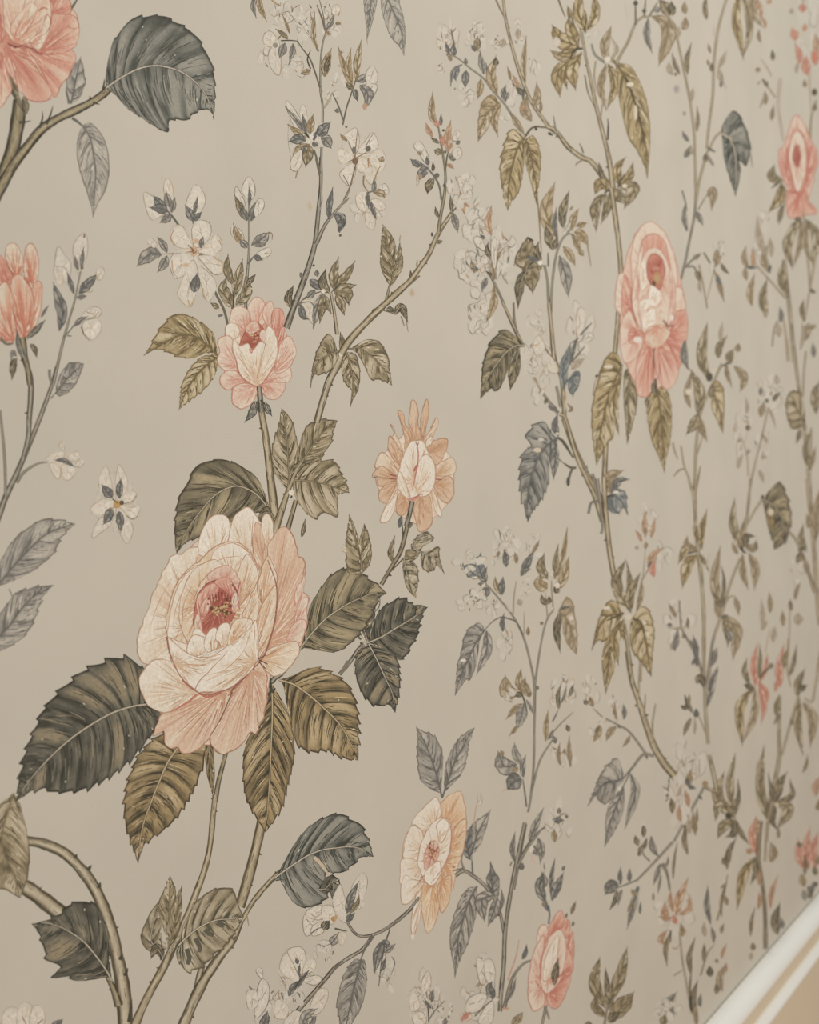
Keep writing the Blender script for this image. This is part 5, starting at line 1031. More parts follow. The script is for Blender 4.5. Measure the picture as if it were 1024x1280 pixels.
l('585,1190 570,1080 622,1010', 56, 'gold', con=.8); l('585,1195 650,1130 672,1045', 60, 'gold', con=.8); l('590,1200 680,1200 620,1330', 84, 'olive', con=.6); l('510,1218 470,1175 432,1240', 72, 'gold', con=.6); T('575,1200 620,1110', 10, DK); D(620, 1190, 18, (208, 194, 168), 14); T('500,1255 495,1230 540,1215 580,1240', 12, DK)
tile(720, 240, 5.12)
l('195,5 130,90 130,245', 66, 'olive', con=.7); l('215,10 200,110 165,195', 56, 'olive', con=.5); l('265,-25 280,30 325,68', 70, 'olive', con=.4)
S('225,-30 245,100 265,250 282,400 290,525', 30, 28, 'olive', thorns=1); S('272,765 262,900 250,1035', 28, 28, 'olive', thorns=1)
tile(700, 400, 5.12)
S('295,780 288,950 285,1100 292,1290', 30, 32, 'olive', thorns=0); S('0,600 40,640 100,850 170,1010 225,1130 275,1290', 22, 34, 'olive', thorns=0); T('15,770 60,840', 18, (88, 80, 64)); S('205,985 235,1100 250,1170', 10, 16, 'dgrey', thorns=0); T('230,1160 200,1170 188,1240', 14, (112, 108, 96))
L('400,285 350,390 300,530 270,680 240,800 235,928', '370,218 320,213 268,290 228,440 203,570 203,690 213,790 235,928', '400,310 392,400 335,480 322,620 347,735 302,795 272,855 235,928', 'gold', 8, 2, con=1.0, rib=1.1); l('385,370 345,520 375,725', 70, 'gold', con=.6); L('455,310 435,480 440,640 432,795', '415,330 408,480 418,640 432,795', '490,350 495,540 470,660 432,795', 'olive', 5, 1, con=.5, rib=.8); D(310, 300, 30, (206, 194, 170), 12); T('240,365 235,350', 22, (74, 66, 52)); T('210,480 225,400 240,360', 6, (150, 132, 100))
l('325,1110 320,1010 400,965', 76, 'tan', con=.8); l('330,1105 380,1030 440,1020', 50, 'dgrey', con=.7); l('320,1120 335,1200 375,1240', 60, 'blue', con=.5); L('325,1115 360,1130 400,1170 437,1250', '380,1080 425,1110 430,1180 437,1250', '340,1190 375,1240 410,1200 437,1250', 'blue', 4, 2, con=.6, rib=.7); D(360, 1102, 20, (206, 198, 184), 10); T('305,1135 330,1120 345,1140', 16, DK)
L('610,370 640,560 660,760 670,978', '562,480 558,620 590,780 632,875 670,978', '692,460 717,600 707,780 682,885 670,978', 'gold', 8, 2, con=.8, rib=1.1)

# pink flower on the right
tile(720, 240, 5.12)
with bloom('rose_bloom', 'tall pink flower seen side on with pale ringed heart', '370,300 480,200 600,320 700,720 690,1000 600,1200 420,1260 300,1000 290,600', 'pink', '500,700'):
    Pt('300,520 263,560 253,700 270,762 330,802 362,740 352,600', '360,740', 'pinkw', .45); Pt('310,540 330,560 355,640 360,760 320,810 290,740', '360,760', 'pink', .8)
    Pt('372,600 352,430 380,290 422,218 480,193 552,238 602,330 642,470 642,640 560,620 430,620', '500,560', 'pinkw', .5)
    Pt('640,810 632,640 650,610 685,640 702,760 682,855 620,865', '620,870', 'pinkw', .6)
    Pt('350,765 300,810 283,940 298,1060 330,1093 392,1050 432,940 392,862', '420,900', 'pinkw', .6); Pt('380,870 340,900 345,970 400,940', '410,900', 'pink', .8)
    Pt('600,900 640,780 672,758 702,760 718,850 702,980 672,1113 638,1095 578,972', '590,910', 'pink', .65); Pt('560,960 610,930 680,1020 660,1130 610,1100', '570,950', 'pink', .9)
    Pt('440,960 400,1060 383,1200 400,1295 450,1312 480,1280 500,1240 497,1000', '480,960', 'pink', .62); Pt('500,1000 508,1120 550,1232 592,1265 642,1202 652,1120 602,1000 558,962', '520,960', 'pink', .62)
    Pt('395,640 402,440 428,312 490,268 562,310 602,450 622,640 602,800 512,985 430,902 378,780', '500,600', 'pink', .8)
    Pt('405,640 412,480 450,380 510,358 562,400 602,500 624,650 604,782 562,865 470,905 428,862 390,740', '510,560', 'pinkw', .5)
    Pt('360,700 372,560 400,420 430,330 420,480 405,640 400,760 430,900 380,800', '395,640', 'pinkw', .35)
    Pt('600,480 628,560 638,660 622,780 590,850 600,700', '610,660', 'pinkw', .5)
    Pt('453,500 470,420 510,398 552,430 573,500 552,592 520,635 478,585', '515,520', 'deep', .6)
    D(520, 552, 30, (182, 156, 110), 44, soft=(184, 124, 92)); D(500, 585, 12, (104, 72, 50), 18); D(512, 490, 26, (190, 130, 108), 14)
    Pt('470,665 485,595 542,650 522,722 470,722', '505,690', 'white', .3, ow=0); Pt('415,705 470,685 462,742 425,745', '440,715', 'white', .3, ow=0); Pt('430,885 438,790 500,748 504,832 462,893', '460,830', 'white', .3, ow=0); Pt('415,480 440,440 455,560 440,620 415,600', '430,540', 'white', .3, ow=0); Pt('520,740 560,730 575,790 540,800', '545,765', 'pinkw', .3, ow=0)
    Pt('440,930 460,870 530,848 592,878 604,900 562,962 510,992 468,972', '520,860', 'salmonw', .7); D(395, 945, 26, (216, 206, 192), 20); D(615, 805, 13, (216, 206, 192), 20)
    T('560,820 590,860 625,850', 10, (120, 84, 66), 'petal_line'); T('440,940 470,980 510,993 560,965 605,900', 8, (212, 186, 160), 'petal_line'); T('495,1000 500,1080 498,1140', 9, (112, 78, 58), 'petal_line'); T('355,640 362,760 400,880', 7, (178, 110, 92), 'petal_line')
l('715,1130 700,1050 705,960', 40, 'grey'); l('510,1280 505,1200', 24, 'moss')
tile(700, 400, 5.12)
l('612,480 600,430 618,375', 40, 'moss'); l('565,560 560,510 575,490', 30, 'olive')
# ================================================================== far right, receding part of the wall
tile(720, 240, 5.12)
S('772,-10 760,150 730,300 700,450 673,560', 14, 14, 'slate', thorns=0); T('680,-10 700,60 712,120', 10, GS); l('712,250 692,160 702,75', 34, 'grey'); T('782,115 840,15', 9, (128, 116, 94)); l('775,125 812,210', 36, 'grey'); l('845,30 880,-10 870,110', 50, 'tan', con=.5); T('700,485 745,435 800,402', 12, (112, 106, 92)); l('750,430 800,395', 30, 'olive'); T('715,480 755,478 785,540', 12, (116, 112, 100)); l('770,500 795,580', 34, 'olive'); S('790,465 820,620 842,745', 10, 8, 'olive', thorns=0); T('820,388 880,490 905,560', 11, (120, 104, 80)); l('900,520 920,600 948,695', 36, 'tan'); l('905,540 930,600', 26, 'blue'); l('888,485 910,400 942,325', 52, 'tan', con=.6); l('930,455 978,522', 26, 'moss'); T('885,510 840,690', 7, (160, 146, 120)); l('800,640 795,560', 22, 'faint'); wisp(900, 420, 60, 90, 4, 141, .15)
tile(824, 400, 5.12)
S('402,278 320,462 270,580 240,780 230,1000 232,1290', 14, 19, 'olive', thorns=0); l('322,385 275,230 308,25', 68, 'olive', con=.5); l('378,245 385,170 432,105', 48, 'olive', con=.5); l('395,150 405,20', 30, 'faint'); l('505,205 510,150', 42, 'tan'); l('455,285 450,230 480,190', 52, 'olive', con=.5); l('480,295 540,370 522,455', 56, 'tan', con=.6); l('430,285 465,425', 32, 'tan'); T('450,270 400,300', 12, DK); T('360,310 330,370', 14, (200, 188, 166)); L('330,420 370,520 400,620 410,728', '335,560 370,640 410,728', '375,385 412,440 420,560 410,728', 'gold', 5, 2, con=.5, rib=.7); l('330,500 360,420', 40, 'olive'); l('252,612 260,450 208,325', 68, 'olive', con=.5); l('200,560 180,470 210,330', 40, 'tan'); l('250,600 225,660 180,728', 66, 'olive', con=.5); l('262,625 305,768', 44, 'tan'); D(190, 460, 18, (206, 192, 170), 22); D(322, 365, 22, (86, 78, 60), 30)
S('228,1120 190,1010 160,930 140,805', 14, 9, 'olive', thorns=0); T('160,955 130,960 92,1002', 12, (140, 124, 96)); T('88,785 100,840 122,892', 13, (150, 134, 106)); T('236,1085 265,935', 14, (128, 114, 86)); T('243,860 282,740', 9, (150, 134, 106)); l('165,130 150,240 190,312', 36, 'grey')
wisp(680, 470, 90, 130, 9, 151, .3); wisp(540, 700, 60, 200, 8, 152, .3); wisp(660, 780, 60, 100, 6, 153, .3)
S('560,1290 585,1060 620,900 650,780 700,560', 14, 9, 'olive', thorns=0); T('572,1000 562,860 520,740', 10, (160, 142, 114)); l('500,780 530,760', 30, 'faint'); l('505,950 535,860', 32, 'faint'); l('570,710 570,670', 34, 'moss'); l('640,960 670,1040', 30, 'faint'); l('650,880 690,880', 32, 'faint'); l('650,480 652,430', 30, 'grey'); l('730,520 775,460', 26, 'moss'); l('690,530 697,500', 26, 'moss'); l('650,620 670,530', 46, 'tan', con=.3); l('700,560 745,690', 18, 'faint'); l('690,790 670,740', 26, 'faint'); l('560,600 555,500', 26, 'faint'); l('760,410 750,350', 40, 'faint')
S('840,-10 865,200 890,400 920,600 932,700 960,1000 972,1235', 18, 22, 'olive', thorns=0); S('940,200 928,330 920,490', 10, 12, 'olive', thorns=0); S('965,960 970,840 975,720 975,690', 18, 10, 'olive', thorns=0); l('965,960 940,830 970,710', 40, 'olive'); l('970,960 1000,820', 36, 'tan'); L('935,700 900,600 860,545 805,535', '935,600 905,470 840,458 805,535', '905,695 850,697 820,625 805,535', 'olive', 5, 2, con=.9, rib=1.0); l('905,700 880,785', 34, 'olive'); l('1005,600 1000,470 1024,400', 60, 'olive'); T('820,120 835,210', 16, (180, 160, 132)); l('985,60 970,30', 60, 'tan'); l('990,240 985,150', 34, 'grey'); l('940,130 960,20', 60, 'tan', con=.3); l('905,190 915,20', 30, 'faint')
T('725,170 735,60 760,0', 13, (140, 134, 120)); l('770,110 755,10', 50, 'faint')
tile(824, 600, 5.12)
S('190,-10 222,110 235,280 250,470', 16, 22, 'olive', thorns=0); S('240,-10 225,110', 16, 14, 'olive', thorns=0); S('255,480 275,680 287,900 287,1180 280,1300', 24, 18, 'olive', thorns=0); l('245,455 180,440 125,530', 60, 'gold', con=.5); l('240,450 180,420 180,362', 50, 'tan'); l('245,475 190,540 150,685', 72, 'gold', con=.4); l('272,445 270,330 305,195', 44, 'gold', con=.4); l('255,470 318,580', 28, 'olive'); T('180,470 240,458', 10, DK); l('250,400 232,300', 34, 'gold'); l('225,330 215,290', 20, 'faint')
S('585,-10 575,150 555,300 530,450', 12, 16, 'olive', thorns=0); S('665,118 610,200 565,285', 14, 10, 'olive', thorns=0)
L('665,125 740,170 790,250 790,350 735,448', '700,75 770,10 812,70 842,180 845,300 805,405 735,448', '668,160 690,270 715,365 730,400 735,448', 'moss', 6, 4, con=.7, rib=1.0, label='broad brown leaf drooping near the right edge'); l('700,200 720,330', 50, 'gold', con=.4); D(715, 205, 20, (200, 184, 156), 24); T('660,120 665,95', 18, DK)
l('525,450 470,280 482,125', 56, 'olive', con=.6); l('535,440 530,340 548,250', 36, 'tan'); l('505,475 470,400', 30, 'tan'); l('550,430 560,360 610,360', 46, 'moss'); l('550,425 610,440 622,390', 50, 'olive'); T('525,425 540,460 560,465', 18, (74, 68, 54)); l('535,475 535,590 570,695', 46, 'tan', con=.5); l('575,470 615,560 612,695', 56, 'tan', con=.5); S('520,500 480,600 440,720 410,840 380,920 340,1060 318,1300', 13, 17, 'olive', thorns=0); l('395,840 355,640 392,430', 60, 'tan', con=.7); l('405,820 415,640 400,560', 26, 'moss'); l('400,810 345,725', 26, 'moss'); l('380,880 355,780', 40, 'tan'); T('420,800 455,745 495,750', 12, (150, 136, 106)); l('485,755 510,860', 36, 'tan'); l('415,870 490,960 475,1140', 76, 'tan', con=.5); l('410,880 440,1010 440,1060', 44, 'olive'); T('400,880 440,865', 22, (104, 100, 88)); l('460,1030 440,960', 50, 'grey'); l('345,650 348,620', 20, 'tan'); T('300,560 325,470', 10, (180, 168, 148))
S('950,-10 970,200 990,400 1010,700 1030,930', 24, 26, 'tan', thorns=0); S('830,330 880,390 940,540 1000,720', 14, 24, 'olive', thorns=0); l('940,460 910,370 922,290', 42, 'olive'); l('955,310 945,220', 34, 'tan'); l('1000,400 1010,200 1030,60', 60, 'tan'); l('915,465 890,510 862,515', 50, 'moss'); l('920,460 890,440', 40, 'moss'); l('950,600 915,500', 50, 'tan'); wisp(880, 590, 60, 80, 4, 161, .1); S('1040,1080 1020,1180 1010,1290', 14, 14, 'tan', thorns=0)
T('838,800 835,950 830,1140', 10, (160, 144, 118)); l('870,765 905,655', 28, 'tan'); l('850,835 840,765', 30, 'olive'); l('795,935 790,840', 34, 'tan'); l('890,930 890,850', 60, 'faint'); l('660,960 655,770', 34, 'faint'); l('710,850 705,725', 36, 'tan', con=.3); T('680,1100 710,950', 8, (172, 152, 126)); l('655,960 690,900', 30, 'faint'); l('730,1040 740,940', 40, 'faint')
wisp(120, 900, 80, 130, 6, 162, .3)
S('262,1190 220,1090 170,1000 140,930 130,770', 16, 8, 'slate', thorns=0); l('110,880 65,795', 28, 'tan'); l('85,930 50,925', 36, 'grey'); l('185,950 185,880', 24, 'olive'); l('100,1090 120,950', 36, 'grey'); l('245,1140 220,1000', 36, 'dgrey'); l('80,1090 90,1030', 22, 'faint'); l('170,1010 155,980', 30, 'olive'); T('215,1170 240,1140', 22, GS); l('335,1170 365,1080', 20, 'grey'); l('330,1280 375,1200', 30, 'grey'); l('150,940 80,950', 20, 'faint')
tile(824, 800, 5.12)
S('285,-20 287,150 292,320', 18, 16, 'olive', thorns=0); S('350,-20 322,150 298,320', 14, 14, 'slate', thorns=0); S('200,0 250,120 275,220 292,310', 10, 16, 'slate', thorns=0); S('295,290 298,450 315,665', 20, 18, 'olive', thorns=0); l('305,430 335,310 372,190', 40, 'grey'); l('320,330 350,230', 26, 'dgrey'); l('330,170 372,60', 26, 'grey'); l('240,170 215,20', 30, 'dgrey'); l('240,280 265,240 285,300', 50, 'moss'); l('212,160 235,120', 18, 'grey'); l('100,70 105,-20', 30, 'grey')
T('300,600 260,500 205,455', 9, (150, 134, 108)); l('215,465 165,355', 30, 'moss'); l('185,440 140,422', 30, 'moss'); l('238,495 238,440', 38, 'dgrey'); l('205,500 158,612', 34, 'olive'); l('228,600 230,500', 18, 'faint'); l('195,400 195,350', 20, 'tan')
l('618,295 605,150 632,25', 46, 'rosy', con=.8); l('640,240 650,120 645,40', 30, 'olive'); l('640,270 680,190 692,95', 34, 'rosy'); l('635,265 690,350 690,400', 46, 'rosy'); l('640,290 670,420 655,530', 44, 'rosy', con=.3); T('640,245 680,200 725,160', 16, (96, 88, 66)); l('700,170 735,160', 34, 'moss'); l('605,295 545,285', 40, 'moss'); l('580,290 545,200 560,125', 40, 'olive', con=.5); l('612,300 520,430 532,670', 62, 'gold', con=.5); l('612,310 610,470 540,650', 50, 'tan', con=.6); l('775,300 770,180 798,35', 56, 'rosy', con=.5); l('745,330 765,240', 30, 'rosy', con=.2); l('800,180 820,60', 36, 'olive'); T('830,-10 820,170 842,300', 14, (150, 132, 100)); l('835,230 860,150 880,40', 30, 'olive')
S('772,360 768,560 768,760 740,920 735,1000', 18, 26, 'olive', thorns=0); l('768,510 750,430 768,355', 40, 'olive'); l('735,540 755,480', 16, 'tan'); S('895,365 840,540 785,740', 16, 14, 'olive', thorns=0); l('890,365 890,280 930,190', 50, 'olive'); l('900,330 945,290', 40, 'moss'); l('900,380 890,550 920,730', 52, 'olive', con=.5); l('920,400 980,500 968,680', 64, 'tan', con=.6); S('1030,120 1000,300 980,395 930,375', 14, 14, 'tan', thorns=0); l('850,545 845,500', 26, 'olive'); l('920,850 950,740', 24, 'tan')
l('470,1130 380,1000 415,850', 76, 'olive', con=.5); l('485,1130 450,930 486,732', 54, 'olive', con=.4); l('488,1120 510,1000 505,900', 30, 'moss'); l('490,1140 390,1060 362,1150', 66, 'olive', con=.6); l('490,1150 420,1190 378,1265', 66, 'olive', con=.6); l('490,1150 480,1230 430,1262', 56, 'moss', con=.5); D(445, 1125, 22, (70, 66, 52), 18)
l('690,1145 650,920 672,680', 62, 'olive', con=.6); l('695,1130 720,980 700,860', 30, 'moss'); l('735,1045 770,920 815,850', 60, 'moss', con=.5); l('740,1045 850,1000 840,900', 40, 'moss'); l('735,1050 720,1150 755,1210', 50, 'moss', con=.6); l('745,1050 830,1080 760,1205', 66, 'olive', con=.6); D(755, 1055, 14, (200, 184, 156)); S('725,1040 700,1150 688,1290', 16, 15, 'olive', thorns=0); l('820,1100 845,1080', 20, 'moss')
S('320,735 350,860 370,970', 22, 28, 'olive', thorns=0); S('370,965 320,955 285,925', 20, 20, 'olive', thorns=0); S('295,930 240,1030 170,1150 95,1290', 16, 14, 'slate', thorns=0); D(295, 920, 20, (150, 128, 92)); T('260,1000 275,1020', 14, DK)
l('235,1250 220,1100', 30, 'tan'); l('165,1290 160,1150', 26, 'olive'); l('200,1240 190,1130', 26, 'faint')
wisp(190, 780, 90, 150, 12, 171, .25); wisp(110, 1000, 90, 180, 12, 172, .25); l('190,930 200,840', 46, 'ochre'); l('185,935 235,950', 30, 'dgrey'); l('195,930 175,880', 34, 'dgrey'); l('85,1110 75,1010', 40, 'olive'); l('50,1010 60,980', 22, 'tan'); l('190,1070 165,960', 36, 'peach'); l('140,1160 130,1060', 36, 'peach'); l('120,1000 140,930', 26, 'faint')
tile(690, 820, 5.12)
S('480,-30 510,150 560,300 610,460 660,590 720,690 785,768', 24, 46, 'olive', thorns=3); S('570,-20 560,130 555,280', 10, 10, 'olive', thorns=0); T('590,400 595,320 600,245', 11, (140, 126, 98)); S('648,560 645,430 665,305', 14, 8, 'olive', thorns=0); l('545,310 532,325', 18, 'moss')
S('612,640 500,490 420,440 345,400', 15, 10, 'slate', thorns=0); T('325,392 265,335', 9, (140, 118, 90)); T('355,410 320,440', 7, (170, 148, 116)); wisp(240, 230, 60, 100, 9, 181, .2); wisp(410, 320, 40, 80, 6, 182, .2); wisp(290, 490, 50, 60, 5, 183, .2); l('230,310 205,280', 30, 'moss'); l('265,325 245,260', 36, 'ochre'); l('462,405 458,312', 32, 'grey'); l('415,405 405,300', 24, 'ochre'); l('412,450 350,540', 44, 'tan', con=.4); l('500,510 455,580', 26, 'tan'); l('305,440 290,500 265,550', 46, 'ochre', con=.9); l('310,470 275,470', 24, 'moss'); l('440,445 420,455', 26, 'moss')
S('655,640 585,632 520,710 465,775', 18, 11, 'slate', thorns=0); T('605,640 610,660', 12, DK)
L('465,775 400,810 330,822 228,962', '450,720 418,652 370,680 318,740 280,830 255,890 228,962', '455,800 412,852 382,922 320,948 272,892 228,962', 'grey', 6, 3, con=.6, rib=1); L('460,840 410,970 370,1080 338,1222', '402,890 360,970 343,1060 343,1135 338,1222', '467,900 452,1010 402,1122 338,1222', 'grey', 7, 2, con=.5, rib=1); l('505,755 535,870 472,1095', 58, 'grey', con=.5); T('510,720 480,790 430,880', 8, GS); T('330,820 380,800 440,795', 9, (80, 82, 80)); D(430, 850, 14, (204, 194, 178))
wisp(60, 220, 80, 130, 10, 184, .4); wisp(80, 620, 70, 100, 8, 185, .2); wisp(50, 1060, 70, 150, 9, 186, .25)
T('-10,510 60,430 140,358', 9, (130, 118, 94)); T('5,420 40,350', 10, (100, 94, 82)); l('45,340 40,250 60,180', 30, 'moss'); l('60,300 90,200', 22, 'grey'); l('115,260 138,185', 28, 'moss'); l('25,560 8,510', 32, 'dgrey'); l('110,485 95,440', 30, 'moss'); l('55,700 50,560', 28, 'tan'); l('120,710 112,520', 32, 'tan'); l('85,630 80,590', 20, 'tan'); l('15,1060 72,1050', 46, 'dgrey'); l('40,1010 50,970', 26, 'moss'); T('30,1050 70,1010 100,1025', 8, GS); D(95, 1028, 11, (110, 100, 88)); l('20,1190 15,1110', 40, 'ochre')
l('595,1150 585,1080', 30, 'moss'); l('550,1215 535,1150', 30, 'olive'); l('600,1220 605,1170', 24, 'olive'); l('670,1270 640,1160', 36, 'grey'); l('565,1270 560,1220', 26, 'olive'); D(578, 1065, 14, (204, 186, 158), 26, soft=PAPER); l('870,1270 850,1100', 34, 'olive'); l('910,1100 930,980', 26, 'tan')

tile(690, 600, 5.12)
S('335,-20 340,130 352,280 370,450 400,620 440,800', 30, 34, 'olive', thorns=4); S('290,-10 310,140 325,300 315,345', 20, 14, 'dgrey', thorns=0); S('470,960 490,1100 515,1300', 20, 26, 'olive', thorns=2); T('290,135 250,150 232,215', 15, (112, 108, 98)); S('570,1290 572,1170', 10, 10, 'olive', thorns=0); D(105, 10, 12, (80, 78, 72), 30)
S('580,640 600,600 640,540 700,450', 9, 7, 'olive', thorns=0); T('583,620 595,500 600,430', 7, (150, 138, 114)); wisp(600, 270, 70, 130, 9, 191, .15); wisp(690, 480, 60, 100, 7, 192, .15)
l('600,365 590,290 600,208', 34, 'peach', con=.6); l('635,370 660,250', 32, 'peach'); l('575,395 538,325', 26, 'peach'); l('598,440 603,395', 30, 'ochre'); l('555,440 530,430', 28, 'faint'); l('620,560 640,490 712,435', 40, 'peach'); l('615,560 640,520', 24, 'dgrey'); l('655,620 640,570 662,515', 44, 'rosy', con=.2); l('600,340 600,300', 24, 'ochre')
l('472,810 420,650 468,520', 74, 'olive', con=.4); l('485,800 500,650 480,530', 40, 'olive'); l('505,850 500,740 562,602', 62, 'olive', con=.5); l('545,840 570,730 575,640', 34, 'tan')
L('455,862 380,862 330,900 290,980 256,1090', '430,798 380,768 330,820 288,930 256,1090', '445,885 385,962 342,1032 292,1032 256,1090', 'gold', 6, 2, con=.7, rib=.9); L('435,900 400,1000 370,1130 345,1368', '402,930 350,1020 323,1130 328,1250 345,1368', '442,930 412,1050 402,1205 377,1275 345,1368', 'gold', 7, 2, con=.6, rib=1); l('460,890 400,1020 425,1175', 66, 'gold', con=.4); L('515,882 580,950 610,1080 637,1258', '508,900 498,1000 518,1100 570,1165 637,1258', '580,805 632,850 658,970 648,1100 637,1258', 'gold', 7, 2, con=.7, rib=1); l('470,920 460,1020', 40, 'gold'); D(490, 880, 22, (204, 190, 166), 20); D(350, 820, 24, (208, 194, 170), 12); D(610, 985, 20, (204, 190, 164), 16); D(590, 915, 18, (206, 194, 170), 12); T('460,850 420,870 350,900', 13, (84, 74, 50)); T('530,890 570,910 600,1000', 12, (84, 74, 50))

# ---- right edge, top
tile(824, 0, 5.12)
S('105,190 150,400 200,650 225,850 232,1050 238,1290', 12, 15, 'olive', thorns=0); S('435,-20 380,180 352,400 345,600 320,800 305,950', 15, 15, 'olive', thorns=0); S('315,960 260,1150 238,1280', 14, 16, 'olive', thorns=0); T('310,945 360,972', 18, (112, 104, 92)); S('325,945 360,880 395,845', 13, 11, 'olive', thorns=0)
L('395,852 450,885 490,1000 490,1255', '408,900 415,1000 440,1100 490,1255', '408,800 475,705 535,770 572,870 588,960 560,1062 535,1040 515,1020 522,1110 490,1255', 'slate', 6, 2, con=.7, rib=1.3, label='slate blue leaf on a thin stalk at the upper right'); T('580,960 600,1070', 8, (130, 124, 110)); T('395,852 440,875 470,890', 14, (176, 160, 138))
l('185,475 180,380 205,285', 34, 'olive'); l('132,475 85,345', 28, 'olive'); l('85,480 65,400', 40, 'faint'); l('110,485 105,460', 22, 'tan'); D(112, 570, 20, (140, 132, 132), 30, soft=(176, 165, 152)); l('212,645 218,565', 28, 'faint'); l('242,840 245,690', 26, 'tan'); l('190,905 150,840', 30, 'grey'); l('165,1010 195,940', 40, 'grey'); l('165,740 165,710', 24, 'faint'); l('215,990 205,930', 24, 'faint'); T('310,1000 350,1060', 24, (140, 130, 116)); l('295,1040 300,980', 30, 'moss')
l('340,460 338,405', 30, 'moss'); l('320,420 310,380', 20, 'tan'); l('395,520 380,430', 40, 'faint'); l('395,560 405,480', 26, 'grey'); l('378,440 430,330', 34, 'faint'); l('330,340 315,280', 20, 'tan'); T('378,450 430,570', 9, (160, 144, 120)); T('350,230 350,160', 6, (170, 154, 130))
l('520,-60 490,120 540,375', 60, 'gold', con=.4); l('535,-60 580,180 540,360', 50, 'olive', con=.3); l('600,-60 600,80 660,170', 60, 'tan', con=.6); l('625,-10 655,130', 34, 'peach'); l('680,180 660,110', 24, 'peach'); l('650,270 640,190', 26, 'tan'); l('305,125 295,40 305,-30', 34, 'olive'); l('170,90 165,10', 40, 'tan'); l('150,190 170,110', 50, 'tan', con=.3); l('120,240 125,170', 34, 'faint'); l('90,190 60,120', 40, 'ochre'); l('70,100 30,30 0,0', 70, 'olive', con=.9); l('90,100 80,10', 50, 'moss', con=.9); S('110,200 70,120 20,30', 10, 12, 'olive', thorns=0); l('690,20 720,0', 40, 'peach')
T('655,270 660,330', 8, (190, 178, 158)); T('720,490 690,430 650,375', 12, (168, 150, 124)); l('730,390 725,320', 28, 'moss'); l('640,460 630,430', 36, 'ochre'); S('778,500 765,620 768,720 795,900', 20, 14, 'faint', thorns=0); T('745,625 680,530', 12, (150, 136, 110)); l('695,560 658,505', 28, 'olive'); l('680,670 678,585', 34, 'tan'); l('720,770 735,675', 30, 'tan'); l('645,690 670,620', 16, 'faint'); l('630,540 650,520', 16, 'faint')
S('965,910 975,750 1005,640', 14, 12, 'olive', thorns=0); S('960,450 965,560 975,720', 14, 10, 'faint', thorns=0); D(995, 590, 18, (92, 82, 62), 24); l('935,560 932,510', 28, 'tan'); l('1003,710 1003,660', 26, 'olive'); l('880,470 890,400', 26, 'faint')
wisp(930, 150, 90, 200, 8, 201, .05); l('870,260 850,180', 54, 'rosy', con=.4); l('900,410 872,280', 46, 'rosy', con=.4); l('945,480 940,360', 60, 'rosy', con=.4); l('1000,420 1010,280', 56, 'rosy', con=.4); l('1010,330 1000,220', 50, 'peach', con=.4); l('920,80 920,20', 50, 'rosy', con=.1); l('850,90 850,50', 30, 'faint'); l('925,200 935,150', 30, 'rosy', con=.1); D(990, 365, 16, (196, 120, 96), 40)
with bloom('rose_bloom', 'slender pink flower with red eye at the right edge', '790,960 840,820 880,740 930,800 990,940 1000,1100 940,1290 860,1290 800,1130', 'pink', '885,1000'):
    Pt('815,960 832,820 880,738 932,805 962,900 940,880 885,830 850,880', '885,880', 'pinkw', .6); Pt('775,950 770,1080 825,1200 862,1275 818,1110 805,1000', '830,1130', 'pink', .8); Pt('955,965 1000,945 1012,1050 965,1160 945,1200', '950,1100', 'pink', .7)
    Pt('818,1010 845,880 885,825 935,895 952,1050 922,1215 880,1250 838,1140', '885,1040', 'salmon', .9); Pt('832,1005 852,885 885,838 928,902 940,1050 912,1195 880,1222 848,1132', '885,1040', 'pinkw', .4); Pt('858,1000 885,928 907,1000 886,1075', '885,1010', 'deep', .7)
    Pt('820,1220 860,1240 905,1230 935,1225 960,1290 1010,1340 1000,1370 960,1370 890,1395 825,1375', '900,1230', 'pink', .8)
    T('815,960 840,1090 880,1240 920,1240', 12, (190, 100, 86), 'petal_line'); T('950,1000 950,1120 920,1240', 10, (194, 110, 94), 'petal_line')
tile(824, 200, 5.12)
l('795,135 720,110 735,35', 60, 'olive', con=.5); l('785,145 770,240 705,330', 66, 'gold', con=.6); l('765,410 780,330 805,265', 36, 'olive'); l('800,210 780,160', 30, 'moss'); T('770,140 720,180', 12, DK)
S('922,330 950,600 968,830', 12, 13, 'olive', thorns=0); l('895,365 820,540 852,690', 66, 'olive', con=.7); l('905,370 910,520 860,680', 44, 'tan', con=.6); l('935,380 1010,480 985,665', 66, 'olive', con=.6); l('945,400 940,560 990,670', 36, 'tan'); l('885,400 890,360', 36, 'moss'); S('1005,590 985,720 965,830', 16, 14, 'tan', thorns=0); T('965,830 1000,850', 26, (110, 98, 76)); S('965,840 930,1030', 12, 12, 'tan', thorns=0); l('930,1035 915,960 925,900', 34, 'olive')
wisp(660, 470, 60, 120, 5, 211, .2)
S('610,660 700,760 810,885', 9, 13, 'olive', thorns=0); l('712,725 670,640 690,555', 50, 'tan', con=.7); l('680,610 640,500 630,370', 50, 'faint', con=.4); l('720,620 710,500', 40, 'faint', con=.3); l('570,690 545,630 555,555', 40, 'tan'); l('600,690 600,565', 34, 'peach', con=.4); l('595,935 585,850 610,735', 44, 'ochre'); l('560,770 555,680', 36, 'tan'); l('685,1010 660,880 690,765', 56, 'olive', con=.5); l('560,685 625,690', 24, 'dgrey'); l('700,720 715,670', 24, 'dgrey'); l('770,410 770,380', 20, 'faint'); l('680,1010 685,960', 20, 'faint')
S('800,640 830,900 850,1100 868,1300', 22, 22, 'olive', thorns=0); l('832,880 780,760 798,640', 56, 'olive', con=.4); S('780,1010 800,1040 830,1290', 12, 18, 'tan', thorns=0); l('775,1040 775,945', 34, 'grey')

